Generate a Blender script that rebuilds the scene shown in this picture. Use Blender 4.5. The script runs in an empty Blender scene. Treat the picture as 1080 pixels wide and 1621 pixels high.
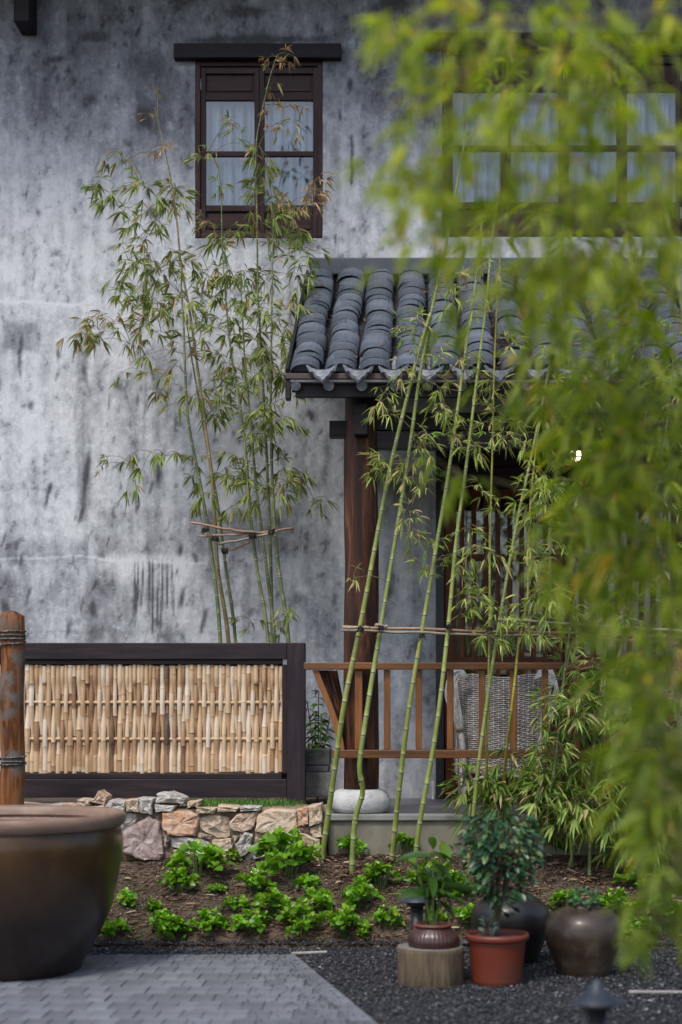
import bpy, math, random
import numpy as np
from mathutils import Vector, Matrix, Euler
random.seed(7); rng = np.random.default_rng(7)
R = math.radians
S = bpy.context.scene
COL = S.collection
# ------------------------------------------------------------------ camera
F, CX, CY, EYE = 2500.0, 649.0, 1120.0, 1.40      # focal length and principal point in photo pixels, eye height in m
def P(px, py, Y): return Vector(((px-CX)/F*Y, Y, EYE-(py-CY)/F*Y))
cd = bpy.data.cameras.new('camera'); cam = bpy.data.objects.new('camera', cd); COL.objects.link(cam)
cam.location = (0, 0, EYE); cam.rotation_euler = (R(90), 0, 0)
cd.sensor_fit = 'VERTICAL'; cd.sensor_height = 36; cd.lens = F/1621*36
cd.shift_x = -(CX-540)/1621; cd.shift_y = (CY-810.5)/1621
cd.clip_start = .1; cd.clip_end = 500
cd.dof.use_dof = True; cd.dof.focus_distance = 10.6; cd.dof.aperture_fstop = 1.3; cd.dof.aperture_blades = 0
S.camera = cam
# ------------------------------------------------------------------ world, sun, exposure
SUN_EL, SUN_AZ = R(56), R(205)       # from the camera's left, high behind it, seen through cloud
w = bpy.data.worlds.new("World"); S.world = w; w.use_nodes = True
nt = w.node_tree; bg = nt.nodes['Background']
sky = nt.nodes.new('ShaderNodeTexSky'); sky.sky_type = 'NISHITA'; sky.sun_disc = False
sky.sun_elevation = SUN_EL; sky.sun_rotation = SUN_AZ; sky.dust_density = 3.0; sky.air_density = 1.0
nt.links.new(sky.outputs[0], bg.inputs[0]); bg.inputs[1].default_value = .13
sl = bpy.data.lights.new('sun', 'SUN'); sl.energy = 1.5; sl.angle = R(11); sl.color = (1, .95, .88)
so = bpy.data.objects.new('sun', sl); COL.objects.link(so)
sd = Vector((math.sin(SUN_AZ)*math.cos(SUN_EL), math.cos(SUN_AZ)*math.cos(SUN_EL), math.sin(SUN_EL)))
so.rotation_euler = sd.to_track_quat('Z', 'Y').to_euler(); so.location = (-3, -3, 12)
vs = S.view_settings; S.display_settings.display_device = 'sRGB'
vs.view_transform = 'Standard'; vs.look = 'None'; vs.gamma = 1; vs.use_curve_mapping = False; vs.exposure = .70
S.render.engine = 'CYCLES'; S.cycles.use_denoising = True; S.cycles.max_bounces = 8; S.cycles.transparent_max_bounces = 24
S.cycles.caustics_reflective = False; S.cycles.caustics_refractive = False

# ------------------------------------------------------------------ helpers
def link(name, me, mat=None, parent=None, kind=None):
    o = bpy.data.objects.new(name, me); COL.objects.link(o)
    if mat is not None and me is not None and not me.materials: me.materials.append(mat)
    if parent is not None: o.parent = parent
    if kind: o['kind'] = kind
    return o
def tag(o, label, cat, group=None):
    o['label'] = label; o['category'] = cat
    if group: o['group'] = group
    return o
def empty(name, loc=(0,0,0), label=None, cat=None, group=None, rz=0):
    o = bpy.data.objects.new(name, None); COL.objects.link(o); o.location = loc; o.rotation_euler.z = rz
    o.empty_display_size = .1
    if label: tag(o, label, cat, group)
    return o
def rebase(o, origin):
    """move a mesh's origin to `origin` (mesh given in world space)"""
    o.data.transform(Matrix.Translation(-Vector(origin))); o.location = origin
    return o
class MB:
    def __init__(s): s.v = []; s.f = []; s.a = []     # verts, faces, per-vertex attribute
    def add(s, vs, fs, a=0.0):
        n = len(s.v); s.v += [tuple(v) for v in vs]; s.f += [tuple(i+n for i in f) for f in fs]
        s.a += (list(a) if hasattr(a, '__len__') else [a]*len(vs)); return s
    def box(s, x0, x1, y0, y1, z0, z1, a=0.0):
        return s.add([(x0,y0,z0),(x1,y0,z0),(x1,y1,z0),(x0,y1,z0),(x0,y0,z1),(x1,y0,z1),(x1,y1,z1),(x0,y1,z1)],
              [(3,2,1,0),(4,5,6,7),(0,1,5,4),(1,2,6,5),(2,3,7,6),(3,0,4,7)], a)
    def tube(s, pts, rad, n=6, cap=True, att=None):
        pts = [Vector(p) for p in pts]; m = len(pts)
        rad = rad if hasattr(rad, '__len__') else [rad]*m
        base = len(s.v); up = None
        for i, p in enumerate(pts):
            t = (pts[min(i+1,m-1)]-pts[max(i-1,0)])
            t = t.normalized() if t.length > 1e-9 else Vector((0,0,1))
            if up is None:
                up = t.cross(Vector((0,1,0))); 
                if up.length < .1: up = t.cross(Vector((1,0,0)))
                up.normalize()
            up = (up - t*up.dot(t)); up.normalize(); b = t.cross(up)
            for k in range(n):
                an = 2*math.pi*k/n
                s.v.append(tuple(p+(up*math.cos(an)+b*math.sin(an))*rad[i]))
                s.a.append(att[i] if att else 0.0)
        for i in range(m-1):
            for k in range(n):
                k2 = (k+1) % n
                s.f.append((base+i*n+k, base+i*n+k2, base+(i+1)*n+k2, base+(i+1)*n+k))
        if cap and n > 2:
            s.f.append(tuple(base+k for k in reversed(range(n)))); s.f.append(tuple(base+(m-1)*n+k for k in range(n)))
        return s
    def lathe(s, prof, n=48, c=(0,0,0), wob=0.0, closed=False):
        base = len(s.v)
        for j, (r, z) in enumerate(prof):
            for k in range(n):
                an = 2*math.pi*k/n; rr = r*(1+wob*math.sin(3*an+j)+wob*.6*math.sin(7*an+2.1))
                s.v.append((c[0]+rr*math.cos(an), c[1]+rr*math.sin(an), c[2]+z)); s.a.append(0.0)
        for j in range(len(prof)-1):
            for k in range(n):
                k2 = (k+1) % n
                s.f.append((base+j*n+k, base+j*n+k2, base+(j+1)*n+k2, base+(j+1)*n+k))
        return s
    def mesh(s, name, attr=None, smooth=False):
        me = bpy.data.meshes.new(name); me.from_pydata(s.v, [], s.f)
        if attr:
            at = me.attributes.new(attr, 'FLOAT', 'POINT'); at.data.foreach_set('value', s.a)
        if smooth: me.polygons.foreach_set('use_smooth', [True]*len(me.polygons))
        me.update(); return me
    def obj(s, name, mat, parent=None, attr=None, smooth=False, kind=None, bevel=0.0, auto=None):
        o = link(name, s.mesh(name, attr, smooth), mat, parent, kind)
        if bevel: 
            b = o.modifiers.new('b', 'BEVEL'); b.width = bevel; b.segments = 2; b.limit_method = 'ANGLE'
        return o
def catmull(pts, step):
    pts = [Vector(p) for p in pts]; q = [pts[0]*2-pts[1]] + pts + [pts[-1]*2-pts[-2]]; out = []
    for i in range(1, len(q)-2):
        a, b, c, d = q[i-1:i+3]; n = max(1, int((c-b).length/step))
        for k in range(n):
            t = k/n
            out.append(.5*((2*b)+(c-a)*t+(2*a-5*b+4*c-d)*t*t+(3*b-a-3*c+d)*t**3))
    out.append(pts[-1]); return out
def smooth01(t): t = np.clip(t, 0, 1); return t*t*(3-2*t)
class VNoise:
    def __init__(s, seed, n=256): s.g = np.random.default_rng(seed).random((n, n)); s.n = n
    def one(s, x, y):
        xi = np.floor(x).astype(int); yi = np.floor(y).astype(int); fx = x-xi; fy = y-yi
        fx = fx*fx*(3-2*fx); fy = fy*fy*(3-2*fy); n = s.n; g = s.g
        a = g[yi % n, xi % n]; b = g[yi % n, (xi+1) % n]; c = g[(yi+1) % n, xi % n]; d = g[(yi+1) % n, (xi+1) % n]
        return (a*(1-fx)+b*fx)*(1-fy)+(c*(1-fx)+d*fx)*fy
    def fbm(s, x, y, o=5, gain=.5):
        x = np.asarray(x, float); y = np.asarray(y, float)
        t = 0; amp = 1; tot = 0
        for i in range(o): t = t+amp*s.one(x*2**i+i*17.3, y*2**i+i*9.1); tot += amp; amp *= gain
        return t/tot

# ------------------------------------------------------------------ materials
def newmat(name):
    m = bpy.data.materials.new(name); m.use_nodes = True; t = m.node_tree
    return m, t, t.nodes['Principled BSDF']
def N(t, typ, **kw):
    n = t.nodes.new('ShaderNode'+typ)
    for k, v in kw.items():
        if k.startswith('i_'): n.inputs[k[2:].replace('_', ' ')].default_value = v
        else: setattr(n, k, v)
    return n
def c4(c): return (*c, 1) if len(c) == 3 else c
def ramp(t, fac, stops):
    r = N(t, 'ValToRGB'); e = r.color_ramp.elements
    while len(e) < len(stops): e.new(.5)
    for i, (p, c) in enumerate(stops): e[i].position = p; e[i].color = c4(c)
    t.links.new(fac, r.inputs[0]); return r.outputs[0]
def mixc(t, fac, a, b, mode='MIX'):
    n = N(t, 'Mix', data_type='RGBA', blend_type=mode); L = t.links
    for sock, v in ((n.inputs[0], fac), (n.inputs[6], a), (n.inputs[7], b)):
        if isinstance(v, bpy.types.NodeSocket): L.new(v, sock)
        else: sock.default_value = v if not isinstance(v, tuple) else c4(v)
    return n.outputs[2]
def noise(t, scale, detail=6, rough=.6, vec=None, stretch=None, dist=0.0, obj=True):
    n = N(t, 'TexNoise'); n.inputs['Scale'].default_value = scale; n.inputs['Detail'].default_value = detail
    n.inputs['Roughness'].default_value = rough; n.inputs['Distortion'].default_value = dist
    if vec is None:
        tc = N(t, 'TexCoord'); vec = tc.outputs['Object']
    if stretch:
        mp = N(t, 'Mapping'); mp.inputs['Scale'].default_value = stretch; t.links.new(vec, mp.inputs[0]); vec = mp.outputs[0]
    t.links.new(vec, n.inputs['Vector']); return n.outputs['Fac']
def bump(t, p, h, strength=.3, dist=.01):
    b = N(t, 'Bump'); b.inputs['Strength'].default_value = strength; b.inputs['Distance'].default_value = dist
    t.links.new(h, b.inputs['Height']); t.links.new(b.outputs[0], p.inputs['Normal'])
def attr(t, name, kind='GEOMETRY'):
    a = N(t, 'Attribute'); a.attribute_name = name; a.attribute_type = kind; return a.outputs['Fac']
def surf(name, stops, scale=8, stretch=None, rough=.7, bs=.3, bd=.01, detail=7, dist=0.0, fine=60, rand=.0, metal=0, spec=.5, mott=None, coat=0):
    """general noisy surface: colour ramp over stretched noise, fine bump, brightness varied per object"""
    m, t, p = newmat(name)
    n1 = noise(t, scale, detail, .62, stretch=stretch, dist=dist); c = ramp(t, n1, stops)
    if mott:
        n3 = noise(t, mott[0], 4, .6); c = mixc(t, ramp(t, n3, [(mott[1], (0,0,0)), (mott[2], (1,1,1))]), c, mott[3])
    if rand:
        oi = N(t, 'ObjectInfo'); mr = N(t, 'MapRange'); mr.inputs[3].default_value = 1-rand; mr.inputs[4].default_value = 1+rand
        t.links.new(oi.outputs['Random'], mr.inputs[0]); hs = N(t, 'HueSaturation'); t.links.new(mr.outputs[0], hs.inputs['Value'])
        t.links.new(c, hs.inputs['Color']); c = hs.outputs[0]
    t.links.new(c, p.inputs['Base Color'])
    n2 = noise(t, fine, 4, .6, stretch=stretch)
    mm = N(t, 'Math', operation='ADD'); t.links.new(n1, mm.inputs[0]); t.links.new(n2, mm.inputs[1])
    bump(t, p, mm.outputs[0], bs, bd)
    p.inputs['Roughness'].default_value = rough; p.inputs['Metallic'].default_value = metal
    p.inputs['Specular IOR Level'].default_value = spec; p.inputs['Coat Weight'].default_value = coat; p.inputs['Coat Roughness'].default_value = .15
    return m
def leafmat(name, greens, dry, rough=.45, trans=.35, vary=0):
    """leaf: face attribute tint picks within the greens, face attribute dry withers it"""
    m, t, p = newmat(name)
    n = len(greens); c = ramp(t, attr(t, 'tint'), [(i/(n-1), g) for i, g in enumerate(greens)])
    if vary:
        oi = N(t, 'ObjectInfo'); c = mixc(t, ramp(t, oi.outputs['Random'], [(0,(0,0,0)),(1,(vary,vary,vary))]), c, mixc(t, 1.0, c, (.75,.62,.55), 'MULTIPLY'))
    c = mixc(t, attr(t, 'dry'), c, dry)
    t.links.new(c, p.inputs['Base Color']); p.inputs['Roughness'].default_value = rough
    tr = N(t, 'BsdfTranslucent'); hs = N(t, 'HueSaturation'); hs.inputs['Saturation'].default_value = 1.1; hs.inputs['Value'].default_value = 1.3
    t.links.new(c, hs.inputs['Color']); t.links.new(hs.outputs[0], tr.inputs[0])
    mx = N(t, 'MixShader'); mx.inputs[0].default_value = trans
    t.links.new(p.outputs[0], mx.inputs[1]); t.links.new(tr.outputs[0], mx.inputs[2])
    t.links.new(mx.outputs[0], t.nodes['Material Output'].inputs[0]); return m

M = {}
M['darkwood'] = surf('dark stained wood', [(.3,(0.0112,0.0070,0.0077)),(.55,(0.0238,0.0147,0.0147)),(.75,(0.0420,0.0252,0.0224))], 3, (9,9,.8), rough=.5, bs=.25, bd=.004, spec=.22)
M['darkwood_h'] = surf('dark stained wood horizontal', [(.3,(0.0129,0.0094,0.0129)),(.55,(0.0256,0.0183,0.0221)),(.75,(0.0499,0.0338,0.0356))], 3, (.8,9,9), rough=.42, bs=.25, bd=.004, spec=.22)
M['fencewood_v'] = surf('fence post wood', [(.3,(0.0136,0.0087,0.0124)),(.55,(0.0279,0.0186,0.0236)),(.75,(0.0527,0.0341,0.0360))], 3, (9,9,.8), rough=.45, bs=.25, bd=.004, spec=.22)
M['winwood'] = surf('window wood', [(.3,(0.0158,0.0058,0.0058)),(.55,(0.0352,0.0137,0.0130)),(.78,(0.0748,0.0302,0.0259))], 3, (10,10,.9), rough=.4, bs=.2, bd=.003, spec=.22)
M['winwood_h'] = surf('window wood horizontal', [(.3,(0.0158,0.0058,0.0058)),(.55,(0.0352,0.0137,0.0130)),(.78,(0.0748,0.0302,0.0259))], 3, (.9,10,10), rough=.4, bs=.2, bd=.003, spec=.22)
M['lintel'] = surf('lintel wood', [(.3,(0.0090,0.0067,0.0090)),(.6,(0.0165,0.0128,0.0158)),(.8,(0.0300,0.0210,0.0225))], 3, (.8,9,9), rough=.5, bs=.3, bd=.005, spec=.22)
M['redwood'] = surf('orange brown varnished wood', [(.3,(0.1010,0.0380,0.0119)),(.55,(0.2257,0.0878,0.0238)),(.78,(0.3802,0.1683,0.0451))], 2.5, (10,10,.7), rough=.35, bs=.15, bd=.003, rand=.15)
M['redwood_h'] = surf('red brown varnished rail', [(.3,(0.0704,0.0269,0.0104)),(.55,(0.1408,0.0551,0.0172)),(.78,(0.2268,0.1039,0.0301))], 2.5, (.7,10,10), rough=.3, bs=.15, bd=.003)
M['doorwood'] = surf('door wood', [(.3,(0.0400,0.0112,0.0056)),(.55,(0.0960,0.0288,0.0120)),(.78,(0.1600,0.0560,0.0208))], 2.5, (10,10,.8), rough=.4, bs=.15, bd=.003, rand=.2, spec=.22)
M['colwood'] = surf('column wood', [(.3,(0.0076,0.0042,0.0037)),(.46,(0.0285,0.0118,0.0081)),(.58,(0.0824,0.0321,0.0161)),(.75,(0.1901,0.0977,0.0588))], 3.2, (6,6,.55), rough=.45, bs=.5, bd=.006, dist=.6, mott=(3,.55,.75,(.045,.018,.012)), spec=.22)
M['logwood'] = surf('weathered log', [(.3,(0.0270,0.0126,0.0072)),(.45,(0.1260,0.0450,0.0144)),(.58,(0.2700,0.1080,0.0360)),(.75,(0.1530,0.1350,0.1170))], 3, (6,6,.6), rough=.6, bs=.7, bd=.01, dist=1.2, mott=(5,.5,.62,(.14,.125,.11)), spec=.22)
M['plank'] = surf('grey soffit board', [(.3,(.36,.36,.38)),(.7,(.5,.5,.52))], 3, (.8,8,8), rough=.8)
M['stonewhite'] = surf('pale stone drum', [(.3,(0.3795,0.3921,0.4048)),(.6,(0.5946,0.6072,0.6072)),(.8,(0.7337,0.7337,0.7211))], 6, rough=.85, bs=.9, bd=.012, fine=120, mott=(7,.58,.78,(.33,.335,.31)))
M['concrete'] = surf('porch concrete', [(.3,(0.1339,0.1232,0.0935)),(.55,(0.2142,0.1997,0.1571)),(.8,(0.2945,0.2720,0.2244))], 4, (1,1,.7), rough=.85, bs=.3, bd=.005, mott=(1.5,.55,.8,(.12,.125,.09)))
M['porchfloor'] = surf('porch floor', [(.3,(.085,.085,.095)),(.7,(.15,.15,.165))], 5, rough=.45, bs=.15)
M['coping'] = surf('coping', [(.3,(.18,.18,.17)),(.7,(.30,.30,.28))], 6, rough=.85, bs=.3)
M['block'] = surf('rough grey block', [(.3,(.07,.075,.07)),(.55,(.15,.155,.15)),(.8,(.28,.28,.27))], 9, rough=.9, bs=.6, bd=.012, mott=(4,.5,.65,(.07,.11,.05)))
M['mortar'] = surf('earth packing between stones', [(.3,(0.1035,0.0812,0.0609)),(.7,(0.3105,0.2435,0.1809))], 12, rough=.95, bs=.8, bd=.015)
M['cap'] = surf('grey clay cap tile', [(.28,(0.0286,0.0371,0.0508)),(.5,(0.0605,0.0756,0.0989)),(.72,(0.1082,0.1293,0.1601))], 5, rough=.55, bs=.4, bd=.005, rand=.28, fine=110, mott=(18,.62,.8,(.22,.24,.27)))
M['valley'] = surf('grey clay valley tile', [(.3,(0.0225,0.0270,0.0338)),(.7,(0.0750,0.0863,0.1013))], 6, rough=.8, bs=.4, bd=.005)
M['drip'] = surf('grey drip tile', [(.3,(0.1035,0.1150,0.1380)),(.5,(0.1955,0.2127,0.2415)),(.75,(0.3220,0.3392,0.3680))], 22, rough=.7, bs=.8, bd=.008, rand=.25)
M['flash'] = surf('dark mortar flashing', [(.3,(.035,.045,.06)),(.7,(.085,.10,.125))], 4, rough=.7)
M['brownboard'] = surf('brown tile batten', [(.3,(0.0360,0.0228,0.0210)),(.7,(0.0900,0.0600,0.0510))], 4, (.8,8,8), rough=.6)
M['black'] = surf('black metal', [(.3,(.008,.008,.01)),(.7,(.018,.018,.022))], 8, rough=.4)
M['lampmetal'] = surf('slate painted metal', [(.3,(.016,.022,.032)),(.7,(.032,.042,.058))], 8, rough=.38, spec=.5)
M['steel'] = surf('hinge steel', [(.3,(.35,.35,.36)),(.7,(.6,.6,.62))], 20, rough=.35, metal=.8)
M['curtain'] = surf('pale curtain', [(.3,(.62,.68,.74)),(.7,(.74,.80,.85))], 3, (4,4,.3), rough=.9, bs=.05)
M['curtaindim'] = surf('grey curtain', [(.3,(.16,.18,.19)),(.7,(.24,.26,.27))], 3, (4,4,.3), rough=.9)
M['splinter'] = surf('pale splinter', [(.3,(.25,.23,.20)),(.7,(.45,.43,.39))], 9, rough=.8)
M['room'] = surf('dim room', [(.3,(.04,.04,.042)),(.7,(.06,.06,.06))], 1, rough=.9)
M['wicker'] = surf('grey wicker', [(.3,(.22,.19,.17)),(.5,(.40,.37,.35)),(.75,(.60,.58,.57))], 14, rough=.6, bs=.3, fine=150, bd=.002)
M['wickerpale'] = surf('pale wicker', [(.3,(.28,.27,.27)),(.7,(.5,.5,.5))], 14, rough=.6)
M['binding'] = surf('tan binding', [(.3,(.30,.19,.10)),(.7,(.5,.36,.22))], 40, rough=.6)
M['seat'] = surf('dark cushion', [(.3,(.02,.018,.018)),(.7,(.04,.035,.035))], 8, rough=.9)
M['twig'] = surf('bamboo twig', [(.3,(.12,.11,.04)),(.6,(.20,.16,.07)),(.8,(.26,.18,.11))], 5, rough=.6)
M['pole'] = surf('dry tie pole', [(.3,(.13,.065,.04)),(.5,(.28,.16,.10)),(.7,(.48,.33,.24))], 5, (.7,6,6), rough=.5, bs=.3, bd=.003)
M['poleg'] = surf('grey tie pole', [(.3,(.14,.12,.09)),(.7,(.30,.27,.20))], 5, (.7,6,6), rough=.6, bs=.3, bd=.003)
M['tie'] = surf('black twine', [(.3,(.008,.008,.008)),(.7,(.025,.02,.018))], 30, rough=.8)
M['rope'] = surf('twisted wire rope', [(.35,(.02,.02,.022)),(.5,(.05,.05,.05)),(.62,(.30,.28,.25))], 60, rough=.5)
M['vat'] = None
M['vatrim'] = surf('unglazed vat rim', [(.3,(.13,.08,.055)),(.55,(.215,.14,.10)),(.8,(.30,.205,.15))], 5, (1,1,3), rough=.5, bs=.25, bd=.004)
M['vatin'] = surf('vat inside', [(.3,(.05,.02,.02)),(.7,(.09,.04,.04))], 5, rough=.6)
M['jar'] = surf('brown glazed jar', [(.3,(0.0161,0.0102,0.0069)),(.5,(0.0464,0.0306,0.0199)),(.72,(0.1071,0.0748,0.0490))], 4.5, rough=.46, bs=.15, bd=.006, coat=.15, mott=(9,.55,.75,(.10,.085,.07)))
M['jardark'] = surf('black brown jar', [(.3,(0.0084,0.0070,0.0077)),(.7,(0.0245,0.0196,0.0196))], 2.6, rough=.4, bs=.12, bd=.006, coat=.12)
M['terra'] = surf('red plastic pot', [(.3,(0.1144,0.0198,0.0094)),(.7,(0.1768,0.0346,0.0159))], 2.5, rough=.5, bs=.1, bd=.003, mott=(5,.48,.72,(.10,.040,.026)))
M['ribpot'] = surf('dark red ribbed pot', [(.3,(0.0245,0.0098,0.0084)),(.7,(0.0700,0.0294,0.0238))], 12, rough=.35, bs=.25, bd=.003, coat=.2)
M['stumpside'] = surf('stump side', [(.3,(0.0625,0.0442,0.0275)),(.5,(0.1428,0.1062,0.0650)),(.75,(0.2678,0.2040,0.1301))], 4, (9,9,.8), rough=.85, bs=.9, bd=.012)
M['stumptop'] = surf('stump sawn top', [(.3,(.10,.095,.09)),(.7,(.22,.20,.18))], 9, rough=.9, bs=.4)
M['potsoil'] = surf('potting soil', [(.3,(.02,.014,.01)),(.7,(.07,.05,.036))], 60, rough=.95, bs=.9, bd=.01)
M['white'] = surf('white plastic', [(.3,(.55,.55,.56)),(.7,(.75,.75,.76))], 8, rough=.5)
M['stem'] = surf('brown stem', [(.3,(.05,.035,.02)),(.7,(.13,.10,.06))], 20, rough=.8)
M['greenstem'] = surf('green stem', [(.3,(.03,.06,.015)),(.7,(.08,.13,.03))], 20, rough=.6)
DRY = (.42,.25,.15)
M['leafL'] = leafmat('bamboo leaves by the wall', [(.065,.12,.040),(.145,.21,.055),(.26,.32,.085),(.40,.42,.14)], DRY)
M['leafR'] = leafmat('bamboo leaves by the porch', [(.07,.15,.035),(.17,.28,.055),(.30,.41,.085),(.46,.52,.15)], (.50,.36,.20))
M['leafF'] = leafmat('near bamboo leaves', [(.065,.115,.018),(.19,.27,.026),(.34,.42,.036),(.54,.56,.055)], (.60,.42,.05), trans=.5)
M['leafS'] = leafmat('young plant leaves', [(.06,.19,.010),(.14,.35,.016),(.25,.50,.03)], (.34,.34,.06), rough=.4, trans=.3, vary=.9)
M['leafD'] = leafmat('blue green leaves', [(.010,.045,.026),(.026,.085,.040),(.085,.18,.050)], (.20,.20,.04), rough=.35, trans=.15)
M['leafA'] = leafmat('laurel leaves', [(.025,.07,.012),(.06,.14,.02),(.22,.30,.03)], (.30,.30,.04), rough=.3, trans=.25)
M['grass'] = leafmat('grass blades', [(.03,.11,.01),(.06,.19,.015),(.12,.26,.03)], (.2,.18,.06), trans=.3)
# culm: attribute node marks the rings; tint drives green to yellow
def culmmat(name, g1, g2):
    m, t, p = newmat(name); c = ramp(t, noise(t, 3, 4, .6, stretch=(1,1,.5)), [(.3,g1),(.7,g2)])
    oi = N(t, 'ObjectInfo'); c = mixc(t, ramp(t, oi.outputs['Random'], [(0,(0,0,0)),(1,(.6,.6,.6))]), c, mixc(t, 1.0, c, (1.25,1.0,.8), 'MULTIPLY'))
    c = mixc(t, ramp(t, noise(t, 5, 4, .7), [(.5,(0,0,0)),(.7,(.7,.7,.7))]), c, (.30,.30,.13))
    c = mixc(t, ramp(t, noise(t, 25, 6, .75), [(.56,(0,0,0)),(.68,(1,1,1))]), c, (.13,.12,.07))
    a = attr(t, 'node')
    c = mixc(t, ramp(t, a, [(.0,(0,0,0)),(.45,(0,0,0)),(.5,(1,1,1))]), c, (.30,.34,.22))
    c = mixc(t, ramp(t, a, [(.7,(0,0,0)),(.95,(1,1,1))]), c, (.085,.085,.035))
    t.links.new(c, p.inputs['Base Color']); p.inputs['Roughness'].default_value = .4; return m
M['culmR'] = culmmat('green culm', (.14,.20,.05), (.29,.34,.09))
M['culmY'] = culmmat('yellow culm', (.22,.22,.020), (.34,.32,.035))
M['culmL'] = culmmat('dull green culm', (.055,.095,.032), (.13,.155,.06))
M['culmB'] = culmmat('brownish culm', (.13,.10,.035), (.24,.17,.07))
# vat glaze
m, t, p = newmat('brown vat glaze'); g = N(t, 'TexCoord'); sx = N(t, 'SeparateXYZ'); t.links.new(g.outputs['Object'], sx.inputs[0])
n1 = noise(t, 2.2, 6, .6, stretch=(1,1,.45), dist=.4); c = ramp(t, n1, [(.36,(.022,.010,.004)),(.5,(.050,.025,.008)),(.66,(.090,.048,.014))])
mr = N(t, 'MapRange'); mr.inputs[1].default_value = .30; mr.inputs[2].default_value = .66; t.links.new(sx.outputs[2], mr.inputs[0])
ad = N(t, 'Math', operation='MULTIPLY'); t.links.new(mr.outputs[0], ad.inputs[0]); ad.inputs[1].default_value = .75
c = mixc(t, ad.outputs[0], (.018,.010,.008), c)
st = noise(t, 5, 3, .5, stretch=(6,6,.3)); c = mixc(t, ramp(t, st, [(.66,(0,0,0)),(.78,(.3,.3,.3))]), c, (.085,.06,.045))
t.links.new(c, p.inputs['Base Color']); p.inputs['Roughness'].default_value = .3; bump(t, p, n1, .12, .01); p.inputs['Specular IOR Level'].default_value = .35; p.inputs['Coat Weight'].default_value = .3; p.inputs['Coat Roughness'].default_value = .10
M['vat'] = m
# plaster
m, t, p = newmat('weathered lime plaster')
a = attr(t, 'stain_shade'); f1 = noise(t, 9, 8, .7, stretch=(1.3,1,.8)); f2 = noise(t, 45, 6, .7, stretch=(1,1,.5))
def mth(t, op, a, b):
    n = N(t, 'Math', operation=op)
    for i, v in enumerate((a, b)):
        if isinstance(v, bpy.types.NodeSocket): t.links.new(v, n.inputs[i])
        else: n.inputs[i].default_value = v
    return n.outputs[0]
s = mth(t, 'ADD', a, mth(t, 'MULTIPLY', mth(t, 'SUBTRACT', f1, .5), .62)); s = mth(t, 'ADD', s, mth(t, 'MULTIPLY', mth(t, 'SUBTRACT', f2, .5), .42))
f3 = noise(t, 26, 8, .78, stretch=(1.6,1,.45), dist=.3)
s = mth(t, 'ADD', s, mth(t, 'MULTIPLY', ramp(t, f3, [(.56,(0,0,0)),(.70,(1,1,1))]), .20)); f4 = noise(t, 14, 8, .8, stretch=(1,1,1.4), dist=.8)
s = mth(t, 'SUBTRACT', s, mth(t, 'MULTIPLY', ramp(t, f4, [(.53,(0,0,0)),(.60,(1,1,1))]), .13))
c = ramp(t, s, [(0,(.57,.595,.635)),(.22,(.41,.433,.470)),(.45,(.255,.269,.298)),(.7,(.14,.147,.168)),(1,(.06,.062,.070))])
warm = noise(t, .9, 4, .6); c = mixc(t, ramp(t, warm, [(.55,(0,0,0)),(.8,(.35,.35,.35))]), c, mixc(t, 1.0, c, (1.0,.93,.88), 'MULTIPLY'))
t.links.new(c, p.inputs['Base Color']); p.inputs['Roughness'].default_value = .85; bump(t, p, mth(t, 'ADD', f1, mth(t, 'MULTIPLY', f2, .6)), .6, .015)
M['plaster'] = m
# window glass
m, t, p = newmat('window glass'); gl = N(t, 'BsdfGlossy'); gl.inputs['Roughness'].default_value = .02; tr = N(t, 'BsdfTransparent'); tr.inputs[0].default_value = (.86,.90,.93,1)
fr = N(t, 'Fresnel'); fr.inputs[0].default_value = 1.5; mx = N(t, 'MixShader'); t.links.new(mth(t, 'ADD', fr.outputs[0], .05), mx.inputs[0])
t.links.new(tr.outputs[0], mx.inputs[1]); t.links.new(gl.outputs[0], mx.inputs[2]); t.links.new(mx.outputs[0], t.nodes['Material Output'].inputs[0]); M['glass'] = m
# split bamboo strip: attribute shade along the strip + per object
m, t, p = newmat('split bamboo'); a = attr(t, 'shade'); oi = N(t, 'ObjectInfo')
s = mth(t, 'ADD', mth(t, 'MULTIPLY', a, .55), mth(t, 'MULTIPLY', oi.outputs['Random'], .25)); s = mth(t, 'ADD', s, mth(t, 'MULTIPLY', noise(t, 7, 6, .65, stretch=(5,5,1)), .40))
c = ramp(t, s, [(.22,(.06,.04,.03)),(.38,(.30,.17,.09)),(.55,(.46,.31,.18)),(.75,(.57,.43,.285)),(.97,(.60,.53,.46))])
c = mixc(t, ramp(t, noise(t, 11, 6, .75), [(.62,(0,0,0)),(.72,(1,1,1))]), c, (.12,.085,.06))
t.links.new(c, p.inputs['Base Color']); p.inputs['Roughness'].default_value = .5; bump(t, p, noise(t, 30, 4, .6, stretch=(6,6,.6)), .3, .003); M['strip'] = m
# field stones: hue by object random
m, t, p = newmat('field stone'); oi = N(t, 'ObjectInfo'); n1 = noise(t, 7, 8, .7, dist=.6)
base = N(t, 'Attribute'); base.attribute_name = 'tone'; base.attribute_type = 'OBJECT'
c = mixc(t, ramp(t, n1, [(.42,(0,0,0)),(.72,(.8,.8,.8))]), base.outputs['Color'], (.52,.49,.45))
c = mixc(t, ramp(t, noise(t, 16, 6, .75), [(.52,(0,0,0)),(.70,(1,1,1))]), c, (.085,.062,.055))
t.links.new(c, p.inputs['Base Color']); p.inputs['Roughness'].default_value = .85; bump(t, p, mth(t, 'ADD', n1, noise(t, 40, 5, .7)), .7, .02); M['stone'] = m
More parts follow.
